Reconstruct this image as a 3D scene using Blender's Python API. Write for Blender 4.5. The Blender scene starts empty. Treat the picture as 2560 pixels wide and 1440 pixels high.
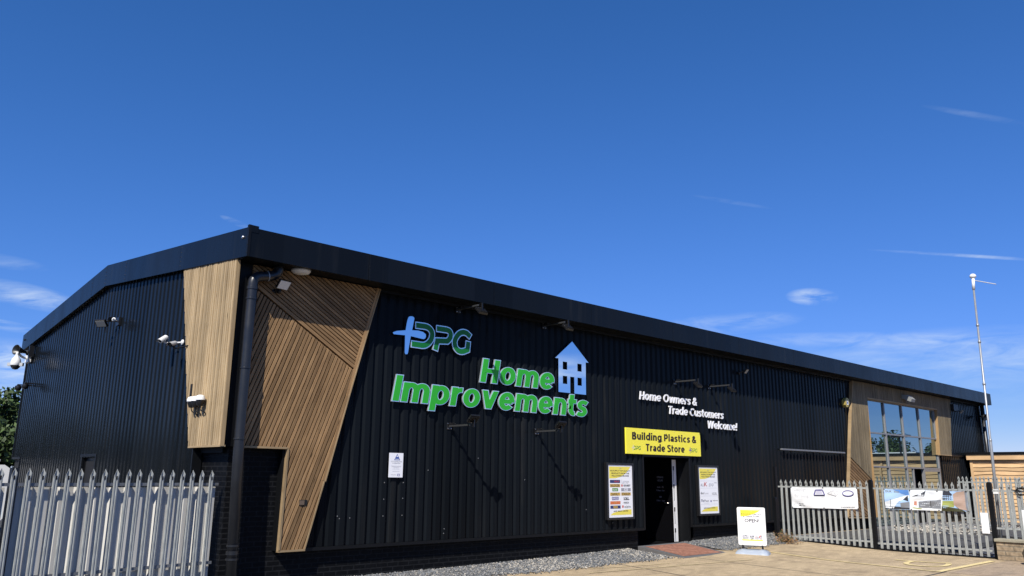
import bpy, math, random
from mathutils import Vector, Matrix
random.seed(11)
S = bpy.context.scene
COL = S.collection

# ------------------------------------------------------------------ camera
cam = bpy.data.cameras.new("camera")
cam.sensor_width = 36.0
cam.lens = 1993.81 * 36.0 / 2560.0
cam.clip_start = 0.1
cam.clip_end = 4000
co = bpy.data.objects.new("camera", cam)
COL.objects.link(co)
_yaw, _pit, _rol = math.radians(47.0476), math.radians(13.2369), math.radians(0.5657)
fwd = Vector((math.cos(_yaw) * math.cos(_pit), math.sin(_yaw) * math.cos(_pit), math.sin(_pit)))
rgt0 = Vector((math.sin(_yaw), -math.cos(_yaw), 0))
up0 = rgt0.cross(fwd)
rgt = rgt0 * math.cos(_rol) + up0 * math.sin(_rol)
upv = up0 * math.cos(_rol) - rgt0 * math.sin(_rol)
M = Matrix((rgt, upv, -fwd)).transposed().to_4x4()
M.translation = Vector((-5.1768, -11.95, 1.70))
co.matrix_world = M
S.camera = co

# ------------------------------------------------------------------ sun, sky, exposure
SUN_DIR = Vector((1.72, 1.0, -1.97)).normalized()      # the way the light travels
sun = bpy.data.lights.new("sun", 'SUN')
sun.energy = 5.0
sun.angle = math.radians(0.5)
sun.color = (1.0, 0.95, 0.86)
so = bpy.data.objects.new("sun", sun)
COL.objects.link(so)
so.rotation_euler = SUN_DIR.to_track_quat('-Z', 'Y').to_euler()
so.location = (-30, -20, 40)

EXPOSURE = 0.35
EXPG = 2 ** EXPOSURE
W = bpy.data.worlds.new("World")
S.world = W
W.use_nodes = True
nt = W.node_tree
nt.nodes.clear()
def wn(t, **k):
    n = nt.nodes.new(t)
    for a, b in k.items():
        setattr(n, a, b)
    return n
def wl(a, b):
    nt.links.new(a, b)
sky = wn('ShaderNodeTexSky', sky_type='NISHITA')
sky.sun_disc = False
sky.sun_elevation = math.asin(-SUN_DIR.z)
sky.sun_rotation = math.atan2(-SUN_DIR.x, -SUN_DIR.y)
sky.altitude = 0
sky.air_density = 0.7
sky.dust_density = 0.0
sky.ozone_density = 3.0
bg = wn('ShaderNodeBackground')
bg.inputs['Strength'].default_value = 0.12
out = wn('ShaderNodeOutputWorld')
tc = wn('ShaderNodeTexCoord')
def wmath(op, a, b=None, c=None):
    n = wn('ShaderNodeMath', operation=op)
    for i, v in enumerate((a, b, c)):
        if v is None: continue
        if isinstance(v, (int, float)): n.inputs[i].default_value = v
        else: wl(v, n.inputs[i])
    return n.outputs[0]
def wdot(vec):
    n = wn('ShaderNodeVectorMath', operation='DOT_PRODUCT')
    wl(tc.outputs['Generated'], n.inputs[0])
    n.inputs[1].default_value = vec
    return n.outputs['Value']
def pix_dir(px, py):
    return (fwd + rgt * ((px - 1280) / 1993.81) + upv * ((720 - py) / 1993.81)).normalized()
# wisps of cirrus: patches of the sky dome (direction, half-length, half-width, tilt, strength)
cl_noise = wn('ShaderNodeTexNoise')
cl_map = wn('ShaderNodeMapping')
cl_map.inputs['Scale'].default_value = (9, 9, 42)
cl_map.inputs['Rotation'].default_value = (0.12, 0.05, 0.3)
wl(tc.outputs['Generated'], cl_map.inputs['Vector'])
wl(cl_map.outputs['Vector'], cl_noise.inputs['Vector'])
cl_noise.inputs['Scale'].default_value = 1.6
cl_noise.inputs['Detail'].default_value = 7
cl_noise.inputs['Roughness'].default_value = 0.62
cl_noise.inputs['Distortion'].default_value = 0.6
total = None
def add_cloud(d, la, lb, tilt, amp):
    global total
    d = d.normalized()
    h = Vector((d.y, -d.x, 0)).normalized()
    v = h.cross(d)
    a = h * math.cos(tilt) + v * math.sin(tilt)
    b = v * math.cos(tilt) - h * math.sin(tilt)
    qa = wdot(a / la); qb = wdot(b / lb)
    r2 = wmath('ADD', wmath('MULTIPLY', qa, qa), wmath('MULTIPLY', qb, qb))
    front = wmath('GREATER_THAN', wdot(d), 0.3)
    m = wmath('MULTIPLY', wmath('MULTIPLY', wmath('MAXIMUM', wmath('SUBTRACT', 1.0, r2), 0.0), amp), front)
    total = m if total is None else wmath('ADD', total, m)
for px, py, la, lb, ti, amp in ((60, 738, .070, .014, -.13, .7), (20, 815, .05, .006, -.12, .75), (20, 655, .04, .008, -.05, .3),
        (10, 960, .12, .05, 0, .55), (30, 905, .09, .018, 0, .55), (2030, 742, .030, .011, -.1, .8), (1800, 812, .10, .014, .05, .42), (2150, 850, .16, .010, -.06, .34),
        (2430, 640, .11, .0022, -.2, .5), (2450, 290, .06, .004, -.42, .13),
        (590, 556, .02, .004, -.3, .4), (1830, 505, .05, .003, -.25, .14), (2250, 940, .3, .05, 0, .2), (2480, 880, .2, .03, -.05, .25)):
    add_cloud(pix_dir(px, py), la, lb, ti, amp)
add_cloud(Vector((12.7, -12, 2.25)), .12, .020, .2, .55)
add_cloud(Vector((12.0, -12.5, 1.9)), .10, .03, -.3, .7)
add_cloud(Vector((32, -12, 4.2)), .2, .03, 0, .5)
cr = wn('ShaderNodeMapRange')
cr.inputs['From Min'].default_value = 0.36
cr.inputs['From Max'].default_value = 0.72
wl(cl_noise.outputs['Fac'], cr.inputs['Value'])
cfac = wmath('MINIMUM', wmath('MULTIPLY', total, cr.outputs[0]), 0.85)
# the phone's rendering of the sky: deeper blue, highlights rolled off towards the horizon
sepc = wn('ShaderNodeSeparateColor')
wl(sky.outputs[0], sepc.inputs[0])
roll = wmath('POWER', wmath('ADD', 1.0, wmath('POWER', wmath('MULTIPLY', sepc.outputs[2], 1 / 8.0), 2.0)), -0.5)
SKG = 1.0 / (0.12 * EXPG)
comb = wn('ShaderNodeCombineColor')
for i, k in enumerate((.058, .113, .180)):
    ch = sepc.outputs[i] if i else wmath('POWER', sepc.outputs[0], 1.33)
    wl(wmath('MINIMUM', wmath('MULTIPLY', wmath('MULTIPLY', ch, k * SKG), roll), (.62, .74, .95)[i] * SKG), comb.inputs[i])
mixc = wn('ShaderNodeMix', data_type='RGBA')
wl(cfac, mixc.inputs[0])
wl(comb.outputs[0], mixc.inputs[6])
mixc.inputs[7].default_value = (.74 * SKG, .86 * SKG, 1.0 * SKG, 1)
wl(mixc.outputs[2], bg.inputs['Color'])
wl(bg.outputs[0], out.inputs['Surface'])

S.view_settings.view_transform = 'Standard'
S.view_settings.look = 'None'
S.view_settings.exposure = EXPOSURE
S.view_settings.gamma = 1.0
S.view_settings.use_curve_mapping = False
S.cycles.max_bounces = 6
S.cycles.glossy_bounces = 4

# ------------------------------------------------------------------ helpers
WPOS = {}
def wpos(o):
    return WPOS.get(o.name, Vector((0, 0, 0))) if o else Vector((0, 0, 0))
def tag(o, label=None, cat=None, group=None, kind=None):
    if label: o['label'] = label
    if cat: o['category'] = cat
    if group: o['group'] = group
    if kind: o['kind'] = kind
    return o
def thing(name, label, cat, loc=(0, 0, 0), group=None):
    o = bpy.data.objects.new(name, None)
    o.empty_display_size = 0.2
    COL.objects.link(o)
    o.location = loc
    WPOS[o.name] = Vector(loc)
    return tag(o, label, cat, group)
class MB:
    def __init__(s):
        s.v = []; s.f = []; s.m = []; s.uv = {}
    def face(s, pts, mat=0, uv=None):
        n = len(s.v)
        s.v += [tuple(p) for p in pts]
        if uv: s.uv[len(s.f)] = uv
        s.f.append(tuple(range(n, n + len(pts)))); s.m.append(mat)
    def raw(s, vs, fs, mat=0):
        n = len(s.v)
        s.v += [tuple(p) for p in vs]
        for f in fs:
            s.f.append(tuple(i + n for i in f)); s.m.append(mat)
    def box(s, a, b, mat=0):
        x0, y0, z0 = a; x1, y1, z1 = b
        s.raw([(x0, y0, z0), (x1, y0, z0), (x1, y1, z0), (x0, y1, z0), (x0, y0, z1), (x1, y0, z1), (x1, y1, z1), (x0, y1, z1)],
              [(3, 2, 1, 0), (4, 5, 6, 7), (0, 1, 5, 4), (1, 2, 6, 5), (2, 3, 7, 6), (3, 0, 4, 7)], mat)
    def obox(s, c, ux, uy, uz, hx, hy, hz, mat=0):
        c = Vector(c); ux = Vector(ux).normalized() * hx; uy = Vector(uy).normalized() * hy; uz = Vector(uz).normalized() * hz
        s.raw([c + ux * i + uy * j + uz * k for k in (-1, 1) for i, j in ((-1, -1), (1, -1), (1, 1), (-1, 1))],
              [(3, 2, 1, 0), (4, 5, 6, 7), (0, 1, 5, 4), (1, 2, 6, 5), (2, 3, 7, 6), (3, 0, 4, 7)], mat)
    def cbox(s, a, b, r, mat=0):
        """box with chamfered edges"""
        a = Vector(a); b = Vector(b); c = (a + b) / 2; h = (b - a) / 2
        vs = []; idx = {}
        for sx in (-1, 1):
            for sy in (-1, 1):
                for sz in (-1, 1):
                    for ax in range(3):
                        p = [h.x - r, h.y - r, h.z - r]; p[ax] += r
                        idx[(sx, sy, sz, ax)] = len(vs)
                        vs.append((c.x + sx * p[0], c.y + sy * p[1], c.z + sz * p[2]))
        fs = []
        for ax in range(3):
            o1, o2 = [i for i in range(3) if i != ax]
            for sg in (-1, 1):
                q = []
                for e1, e2 in ((-1, -1), (1, -1), (1, 1), (-1, 1)):
                    k = [0, 0, 0]; k[ax] = sg; k[o1] = e1; k[o2] = e2
                    q.append(idx[tuple(k) + (ax,)])
                fs.append(tuple(q))
            for e1 in (-1, 1):
                for e2 in (-1, 1):
                    k = [0, 0, 0]; k[o1] = e1; k[o2] = e2
                    ka = list(k); ka[ax] = -1; kb = list(k); kb[ax] = 1
                    fs.append((idx[tuple(ka) + (o1,)], idx[tuple(kb) + (o1,)], idx[tuple(kb) + (o2,)], idx[tuple(ka) + (o2,)]))
        for sx in (-1, 1):
            for sy in (-1, 1):
                for sz in (-1, 1):
                    fs.append(tuple(idx[(sx, sy, sz, ax)] for ax in range(3)))
        s.raw(vs, fs, mat)
    def tube(s, pts, r, n=12, mat=0, caps=True):
        pts = [Vector(p) for p in pts]
        rs = r if isinstance(r, (list, tuple)) else [r] * len(pts)
        rings = []; nrm = None
        for i, p in enumerate(pts):
            t = (pts[min(i + 1, len(pts) - 1)] - pts[max(i - 1, 0)])
            t = t.normalized() if t.length > 1e-9 else Vector((0, 0, 1))
            if nrm is None:
                nrm = Vector((1, 0, 0)) if abs(t.x) < 0.9 else Vector((0, 1, 0))
            nrm = (nrm - t * nrm.dot(t)).normalized()
            b = t.cross(nrm)
            rings.append([p + (nrm * math.cos(2 * math.pi * k / n) + b * math.sin(2 * math.pi * k / n)) * rs[i] for k in range(n)])
        vs = [q for rg in rings for q in rg]
        fs = [(i * n + k, i * n + (k + 1) % n, (i + 1) * n + (k + 1) % n, (i + 1) * n + k) for i in range(len(pts) - 1) for k in range(n)]
        if caps:
            fs += [tuple(reversed(range(n))), tuple(range((len(pts) - 1) * n, len(pts) * n))]
        s.raw(vs, fs, mat)
    def lathe(s, c, prof, ax=(0, 0, 1), n=20, mat=0):
        c = Vector(c); ax = Vector(ax).normalized()
        s.tube([c + ax * z for r, z in prof], [max(r, 1e-4) for r, z in prof], n, mat) if 0 else s._lathe(c, prof, ax, n, mat)
    def _lathe(s, c, prof, ax, n, mat):
        u = ax.orthogonal().normalized(); w = ax.cross(u)
        vs = [c + ax * z + (u * math.cos(2 * math.pi * k / n) + w * math.sin(2 * math.pi * k / n)) * max(r, 1e-4) for r, z in prof for k in range(n)]
        fs = [(i * n + k, i * n + (k + 1) % n, (i + 1) * n + (k + 1) % n, (i + 1) * n + k) for i in range(len(prof) - 1) for k in range(n)]
        s.raw(vs, fs, mat)
    def prism(s, poly, mp, d0, d1, mat=0, back=True, side=None):
        """poly 2-D list, mp(u, v, d) -> point; front at d1, back at d0"""
        s.face([mp(u, v, d1) for u, v in poly], mat)
        if back: s.face([mp(u, v, d0) for u, v in reversed(poly)], mat)
        n = len(poly)
        for i in range(n):
            a = poly[i]; b = poly[(i + 1) % n]
            s.face([mp(a[0], a[1], d0), mp(b[0], b[1], d0), mp(b[0], b[1], d1), mp(a[0], a[1], d1)], mat if side is None else side)
    def build(s, name, mats, parent=None, smooth=False):
        me = bpy.data.meshes.new(name)
        me.from_pydata([tuple(p) for p in s.v], [], s.f)
        mats = mats if isinstance(mats, (list, tuple)) else [mats]
        for m in mats: me.materials.append(m)
        me.polygons.foreach_set('material_index', s.m)
        if s.uv:
            ul = me.uv_layers.new(name='UVMap')
            for fi, uv in s.uv.items():
                for k, li in enumerate(me.polygons[fi].loop_indices):
                    ul.data[li].uv = uv[k]
        if smooth:
            me.polygons.foreach_set('use_smooth', [True] * len(me.polygons))
        me.update()
        o = bpy.data.objects.new(name, me)
        COL.objects.link(o)
        if parent:
            o.parent = parent
            o.location = -wpos(parent)
        WPOS[o.name] = Vector((0, 0, 0))
        return o
def smooth_angle(o, deg=40):
    me = o.data
    me.polygons.foreach_set('use_smooth', [True] * len(me.polygons))
    try:
        me.set_sharp_from_angle(angle=math.radians(deg))
    except Exception:
        pass
    return o
def bez_path(pts, r, n=6):
    """polyline with rounded corners"""
    pts = [Vector(p) for p in pts]
    o = [pts[0]]
    for i in range(1, len(pts) - 1):
        a, b, c = pts[i - 1], pts[i], pts[i + 1]
        ra = min(r, (a - b).length * .49); rc = min(r, (c - b).length * .49)
        p0 = b + (a - b).normalized() * ra; p2 = b + (c - b).normalized() * rc
        for k in range(n + 1):
            t = k / n
            o.append(p0 * (1 - t) ** 2 + b * 2 * t * (1 - t) + p2 * t * t)
    o.append(pts[-1])
    return o

# ------------------------------------------------------------------ materials
def newmat(name):
    m = bpy.data.materials.new(name)
    m.use_nodes = True
    return m, m.node_tree, m.node_tree.nodes['Principled BSDF']
def mat(name, base, rough=0.5, metal=0.0, spec=0.5, var=0.0, vscale=4.0, stretch=(1, 1, 1), bump=0.0, bscale=60.0, island=0.0, rvar=0.0, coat=0.0):
    m, t, b = newmat(name)
    b.inputs['Base Color'].default_value = (*base, 1)
    b.inputs['Roughness'].default_value = rough
    b.inputs['Metallic'].default_value = metal
    b.inputs['Specular IOR Level'].default_value = spec
    b.inputs['Coat Weight'].default_value = coat
    if var or bump or island or rvar:
        tcn = t.nodes.new('ShaderNodeTexCoord'); mp = t.nodes.new('ShaderNodeMapping')
        mp.inputs['Scale'].default_value = stretch
        t.links.new(tcn.outputs['Object'], mp.inputs['Vector'])
    if var or island or rvar:
        nz = t.nodes.new('ShaderNodeTexNoise')
        nz.inputs['Scale'].default_value = vscale; nz.inputs['Detail'].default_value = 6; nz.inputs['Roughness'].default_value = .6
        t.links.new(mp.outputs[0], nz.inputs['Vector'])
        mr = t.nodes.new('ShaderNodeMapRange')
        mr.inputs['From Min'].default_value = .25; mr.inputs['From Max'].default_value = .75
        mr.inputs['To Min'].default_value = 1 - var; mr.inputs['To Max'].default_value = 1 + var
        t.links.new(nz.outputs['Fac'], mr.inputs['Value'])
        fac = mr.outputs[0]
        if island:
            ge = t.nodes.new('ShaderNodeNewGeometry'); m2 = t.nodes.new('ShaderNodeMapRange')
            m2.inputs['To Min'].default_value = 1 - island; m2.inputs['To Max'].default_value = 1 + island
            t.links.new(ge.outputs['Random Per Island'], m2.inputs['Value'])
            mu = t.nodes.new('ShaderNodeMath'); mu.operation = 'MULTIPLY'
            t.links.new(fac, mu.inputs[0]); t.links.new(m2.outputs[0], mu.inputs[1]); fac = mu.outputs[0]
        vm = t.nodes.new('ShaderNodeVectorMath'); vm.operation = 'SCALE'
        vm.inputs[0].default_value = base
        t.links.new(fac, vm.inputs['Scale'])
        t.links.new(vm.outputs[0], b.inputs['Base Color'])
        if rvar:
            m3 = t.nodes.new('ShaderNodeMapRange')
            m3.inputs['From Min'].default_value = .3; m3.inputs['From Max'].default_value = .7
            m3.inputs['To Min'].default_value = max(.02, rough - rvar); m3.inputs['To Max'].default_value = rough + rvar
            t.links.new(nz.outputs['Fac'], m3.inputs['Value']); t.links.new(m3.outputs[0], b.inputs['Roughness'])
    if bump:
        n2 = t.nodes.new('ShaderNodeTexNoise'); n2.inputs['Scale'].default_value = bscale; n2.inputs['Detail'].default_value = 5
        t.links.new(mp.outputs[0], n2.inputs['Vector'])
        bp = t.nodes.new('ShaderNodeBump'); bp.inputs['Strength'].default_value = bump; bp.inputs['Distance'].default_value = .01
        t.links.new(n2.outputs['Fac'], bp.inputs['Height']); t.links.new(bp.outputs[0], b.inputs['Normal'])
    return m
def wood(name, light, dark, island=.22, gray=.0, rough=.75, knots=True):
    """grain runs along UV u; each board has its own tone"""
    m, t, b = newmat(name)
    b.inputs['Roughness'].default_value = rough
    b.inputs['Specular IOR Level'].default_value = .25
    uv = t.nodes.new('ShaderNodeUVMap'); mp = t.nodes.new('ShaderNodeMapping'); ge = t.nodes.new('ShaderNodeNewGeometry')
    mp.inputs['Scale'].default_value = (1.3, 34, 1)
    sh = t.nodes.new('ShaderNodeCombineXYZ'); mm = t.nodes.new('ShaderNodeMath'); mm.operation = 'MULTIPLY'; mm.inputs[1].default_value = 57.0
    t.links.new(ge.outputs['Random Per Island'], mm.inputs[0]); t.links.new(mm.outputs[0], sh.inputs[0]); t.links.new(mm.outputs[0], sh.inputs[1])
    t.links.new(uv.outputs[0], mp.inputs['Vector']); t.links.new(sh.outputs[0], mp.inputs['Location'])
    nz = t.nodes.new('ShaderNodeTexNoise'); nz.inputs['Scale'].default_value = 1.6; nz.inputs['Detail'].default_value = 8; nz.inputs['Roughness'].default_value = .65; nz.inputs['Distortion'].default_value = .8
    t.links.new(mp.outputs[0], nz.inputs['Vector'])
    rp = t.nodes.new('ShaderNodeValToRGB')
    rp.color_ramp.elements[0].position = .3; rp.color_ramp.elements[0].color = (*dark, 1)
    rp.color_ramp.elements[1].position = .68; rp.color_ramp.elements[1].color = (*light, 1)
    t.links.new(nz.outputs['Fac'], rp.inputs[0])
    m2 = t.nodes.new('ShaderNodeMapRange'); m2.inputs['To Min'].default_value = 1 - island; m2.inputs['To Max'].default_value = 1 + island
    t.links.new(ge.outputs['Random Per Island'], m2.inputs['Value'])
    big = t.nodes.new('ShaderNodeTexNoise'); big.inputs['Scale'].default_value = 1.1; big.inputs['Detail'].default_value = 4
    tcn = t.nodes.new('ShaderNodeTexCoord'); t.links.new(tcn.outputs['Object'], big.inputs['Vector'])
    m4 = t.nodes.new('ShaderNodeMapRange'); m4.inputs['From Min'].default_value = .3; m4.inputs['From Max'].default_value = .7; m4.inputs['To Min'].default_value = .85; m4.inputs['To Max'].default_value = 1.15
    t.links.new(big.outputs['Fac'], m4.inputs['Value'])
    mu = t.nodes.new('ShaderNodeMath'); mu.operation = 'MULTIPLY'; t.links.new(m2.outputs[0], mu.inputs[0]); t.links.new(m4.outputs[0], mu.inputs[1])
    fac = mu.outputs[0]
    if knots:
        vo = t.nodes.new('ShaderNodeTexVoronoi'); mk = t.nodes.new('ShaderNodeMapping'); mk.inputs['Scale'].default_value = (1.4, 9, 1)
        t.links.new(uv.outputs[0], mk.inputs['Vector']); t.links.new(sh.outputs[0], mk.inputs['Location']); t.links.new(mk.outputs[0], vo.inputs['Vector'])
        vo.inputs['Scale'].default_value = 1.0
        kr = t.nodes.new('ShaderNodeMapRange'); kr.inputs['From Min'].default_value = .03; kr.inputs['From Max'].default_value = .1; kr.inputs['To Min'].default_value = .3; kr.inputs['To Max'].default_value = 1
        t.links.new(vo.outputs['Distance'], kr.inputs['Value'])
        mv = t.nodes.new('ShaderNodeMath'); mv.operation = 'MULTIPLY'; t.links.new(fac, mv.inputs[0]); t.links.new(kr.outputs[0], mv.inputs[1]); fac = mv.outputs[0]
    vm = t.nodes.new('ShaderNodeVectorMath'); vm.operation = 'SCALE'
    t.links.new(rp.outputs[0], vm.inputs[0]); t.links.new(fac, vm.inputs['Scale'])
    t.links.new(vm.outputs[0], b.inputs['Base Color'])
    bp = t.nodes.new('ShaderNodeBump'); bp.inputs['Strength'].default_value = .35; bp.inputs['Distance'].default_value = .004
    t.links.new(nz.outputs['Fac'], bp.inputs['Height']); t.links.new(bp.outputs[0], b.inputs['Normal'])
    return m
def brick(name, c1, c2, mortar, sc=1.0, bump=.6, rough=.7, row=.075, width=.225, mort=.012):
    m, t, b = newmat(name)
    b.inputs['Roughness'].default_value = rough; b.inputs['Specular IOR Level'].default_value = .10
    tcn = t.nodes.new('ShaderNodeTexCoord'); sp = t.nodes.new('ShaderNodeSeparateXYZ'); ad = t.nodes.new('ShaderNodeMath'); cb = t.nodes.new('ShaderNodeCombineXYZ')
    t.links.new(tcn.outputs['Object'], sp.inputs[0]); t.links.new(sp.outputs[0], ad.inputs[0]); t.links.new(sp.outputs[1], ad.inputs[1])
    t.links.new(ad.outputs[0], cb.inputs[0]); t.links.new(sp.outputs[2], cb.inputs[1])
    br = t.nodes.new('ShaderNodeTexBrick')
    br.inputs['Scale'].default_value = sc; br.inputs['Brick Width'].default_value = width; br.inputs['Row Height'].default_value = row; br.inputs['Mortar Size'].default_value = mort
    br.inputs['Mortar Smooth'].default_value = .3; br.inputs['Bias'].default_value = 0
    br.inputs['Color1'].default_value = (*c1, 1); br.inputs['Color2'].default_value = (*c2, 1); br.inputs['Mortar'].default_value = (*mortar, 1)
    t.links.new(cb.outputs[0], br.inputs['Vector'])
    nz = t.nodes.new('ShaderNodeTexNoise'); nz.inputs['Scale'].default_value = 14; nz.inputs['Detail'].default_value = 6
    t.links.new(tcn.outputs['Object'], nz.inputs['Vector'])
    mr = t.nodes.new('ShaderNodeMapRange'); mr.inputs['From Min'].default_value = .3; mr.inputs['From Max'].default_value = .7; mr.inputs['To Min'].default_value = .7; mr.inputs['To Max'].default_value = 1.3
    t.links.new(nz.outputs['Fac'], mr.inputs['Value'])
    vm = t.nodes.new('ShaderNodeVectorMath'); vm.operation = 'SCALE'
    t.links.new(br.outputs['Color'], vm.inputs[0]); t.links.new(mr.outputs[0], vm.inputs['Scale']); t.links.new(vm.outputs[0], b.inputs['Base Color'])
    sb = t.nodes.new('ShaderNodeMath'); sb.operation = 'SUBTRACT'; ml = t.nodes.new('ShaderNodeMath'); ml.operation = 'MULTIPLY'; ml.inputs[1].default_value = .25
    t.links.new(nz.outputs['Fac'], ml.inputs[0]); t.links.new(ml.outputs[0], sb.inputs[0]); t.links.new(br.outputs['Fac'], sb.inputs[1])
    bp = t.nodes.new('ShaderNodeBump'); bp.inputs['Strength'].default_value = bump; bp.inputs['Distance'].default_value = .008
    t.links.new(sb.outputs[0], bp.inputs['Height']); t.links.new(bp.outputs[0], b.inputs['Normal'])
    return m
def concrete(name, base, stain):
    m, t, b = newmat(name)
    b.inputs['Roughness'].default_value = .9; b.inputs['Specular IOR Level'].default_value = .2
    tcn = t.nodes.new('ShaderNodeTexCoord')
    def nz(sc, det=6, st=(1, 1, 1), dist=0.):
        mp = t.nodes.new('ShaderNodeMapping'); mp.inputs['Scale'].default_value = st
        n = t.nodes.new('ShaderNodeTexNoise'); n.inputs['Scale'].default_value = sc; n.inputs['Detail'].default_value = det; n.inputs['Roughness'].default_value = .65; n.inputs['Distortion'].default_value = dist
        t.links.new(tcn.outputs['Object'], mp.inputs[0]); t.links.new(mp.outputs[0], n.inputs['Vector'])
        return n.outputs['Fac']
    def rng(s, a, b2, c, d):
        r = t.nodes.new('ShaderNodeMapRange'); r.inputs['From Min'].default_value = a; r.inputs['From Max'].default_value = b2; r.inputs['To Min'].default_value = c; r.inputs['To Max'].default_value = d
        t.links.new(s, r.inputs['Value']); return r.outputs[0]
    mx = t.nodes.new('ShaderNodeMix'); mx.data_type = 'RGBA'
    mx.inputs[6].default_value = (*base, 1); mx.inputs[7].default_value = (*stain, 1)
    t.links.new(rng(nz(.75, 8, (1, 1.6, 1), 1.2), .44, .66, 0, .9), mx.inputs[0])
    f1 = rng(nz(3.2, 8, (1, 2.2, 1), .4), .3, .7, .78, 1.16); f2 = rng(nz(48, 4), .25, .75, .62, 1.36)
    mu = t.nodes.new('ShaderNodeMath'); mu.operation = 'MULTIPLY'; t.links.new(f1, mu.inputs[0]); t.links.new(f2, mu.inputs[1])
    vm = t.nodes.new('ShaderNodeVectorMath'); vm.operation = 'SCALE'; t.links.new(mx.outputs[2], vm.inputs[0]); t.links.new(mu.outputs[0], vm.inputs['Scale'])
    t.links.new(vm.outputs[0], b.inputs['Base Color'])
    bp = t.nodes.new('ShaderNodeBump'); bp.inputs['Strength'].default_value = .5; bp.inputs['Distance'].default_value = .006
    t.links.new(nz(70, 4), bp.inputs['Height']); t.links.new(bp.outputs[0], b.inputs['Normal'])
    return m
def glass_mat(name, tint=(.012, .018, .022), refl=.5, gcol=(.8, .88, .95)):
    m, t, b = newmat(name)
    b.inputs['Base Color'].default_value = (*tint, 1); b.inputs['Roughness'].default_value = .4; b.inputs['Specular IOR Level'].default_value = 0
    g = t.nodes.new('ShaderNodeBsdfGlossy'); g.inputs['Roughness'].default_value = .012; g.inputs['Color'].default_value = (*gcol, 1)
    fr = t.nodes.new('ShaderNodeLayerWeight'); fr.inputs['Blend'].default_value = .35
    mr = t.nodes.new('ShaderNodeMapRange'); mr.inputs['To Min'].default_value = refl * .55; mr.inputs['To Max'].default_value = min(1, refl * 1.35)
    t.links.new(fr.outputs['Facing'], mr.inputs['Value'])
    mx = t.nodes.new('ShaderNodeMixShader'); t.links.new(mr.outputs[0], mx.inputs[0]); t.links.new(b.outputs[0], mx.inputs[1]); t.links.new(g.outputs[0], mx.inputs[2])
    t.links.new(mx.outputs[0], t.nodes['Material Output'].inputs['Surface'])
    return m

def clad_mat(name, base, dust, rough, spec):
    m, t, b = newmat(name)
    b.inputs['Specular IOR Level'].default_value = spec
    tcn = t.nodes.new('ShaderNodeTexCoord')
    def nz(st, sc, det=6, dist=0.):
        mp = t.nodes.new('ShaderNodeMapping'); mp.inputs['Scale'].default_value = st
        n = t.nodes.new('ShaderNodeTexNoise'); n.inputs['Scale'].default_value = sc; n.inputs['Detail'].default_value = det; n.inputs['Roughness'].default_value = .62; n.inputs['Distortion'].default_value = dist
        t.links.new(tcn.outputs['Object'], mp.inputs[0]); t.links.new(mp.outputs[0], n.inputs['Vector'])
        return n.outputs['Fac']
    def rng(s, a, b2, c, d):
        r = t.nodes.new('ShaderNodeMapRange'); r.inputs['From Min'].default_value = a; r.inputs['From Max'].default_value = b2; r.inputs['To Min'].default_value = c; r.inputs['To Max'].default_value = d
        t.links.new(s, r.inputs['Value']); return r.outputs[0]
    def mul(x, y):
        n = t.nodes.new('ShaderNodeMath'); n.operation = 'MULTIPLY'; t.links.new(x, n.inputs[0]); t.links.new(y, n.inputs[1]); return n.outputs[0]
    sp = t.nodes.new('ShaderNodeSeparateXYZ'); t.links.new(tcn.outputs['Object'], sp.inputs[0])
    ad = t.nodes.new('ShaderNodeMath'); ad.operation = 'ADD'; t.links.new(sp.outputs[0], ad.inputs[0]); t.links.new(sp.outputs[1], ad.inputs[1])
    fl = t.nodes.new('ShaderNodeMath'); fl.operation = 'FLOOR'; t.links.new(ad.outputs[0], fl.inputs[0])
    wnz = t.nodes.new('ShaderNodeTexWhiteNoise'); wnz.noise_dimensions = '1D'; t.links.new(fl.outputs[0], wnz.inputs['W'])
    sheet_tone = rng(wnz.outputs['Value'], 0, 1, .82, 1.2)           # each metre-wide sheet weathers a little differently
    streak = rng(nz((6, 6, .22), 1.2, 7, .3), .52, .75, 0, 1)
    patch = rng(nz((1, 1, .8), .55, 5, .5), .45, .7, 0, 1)
    mx = t.nodes.new('ShaderNodeMix'); mx.data_type = 'RGBA'
    mx.inputs[6].default_value = (*base, 1); mx.inputs[7].default_value = (*dust, 1)
    t.links.new(mul(streak, patch), mx.inputs[0])
    vm = t.nodes.new('ShaderNodeVectorMath'); vm.operation = 'SCALE'; t.links.new(mx.outputs[2], vm.inputs[0]); t.links.new(sheet_tone, vm.inputs['Scale'])
    t.links.new(vm.outputs[0], b.inputs['Base Color'])
    t.links.new(rng(nz((2, 2, .4), 1.1, 6), .3, .7, rough - .06, rough + .09), b.inputs['Roughness'])
    return m
CLAD = clad_mat('clad_black', (.0062, .0078, .0100), (.020, .020, .020), .20, .05)
FASC = clad_mat('fascia_anthracite', (.0058, .0076, .0108), (.022, .023, .024), .26, .12)
TRIM = mat('trim_black', (.0045, .005, .006), .45, var=.2, vscale=3, spec=.2)
DARK = mat('dark_void', (.004, .004, .005), .8)
BLKPL = mat('black_plastic', (.009, .009, .010), .38, var=.15, vscale=8)
PIPE = mat('pipe_black', (.014, .015, .018), .34, var=.15, vscale=3, rvar=.08)
BRICKB = brick('brick_painted_black', (.0032, .0035, .0042), (.0047, .0050, .0060), (.011, .0115, .013), bump=.8, rough=.6)
WOODG = wood('larch_pale', (.47, .355, .210), (.29, .200, .105), .20)
WOODF = wood('larch_brown', (.335, .208, .100), (.145, .080, .036), .32)
WOODW = wood('larch_weathered', (.225, .180, .112), (.115, .086, .050), .18)
WOODE = wood('timber_edge', (.36, .26, .145), (.22, .15, .08), .1, knots=False)
WOODS = wood('shed_board', (.66, .445, .245), (.47, .295, .15), .16)
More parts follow.
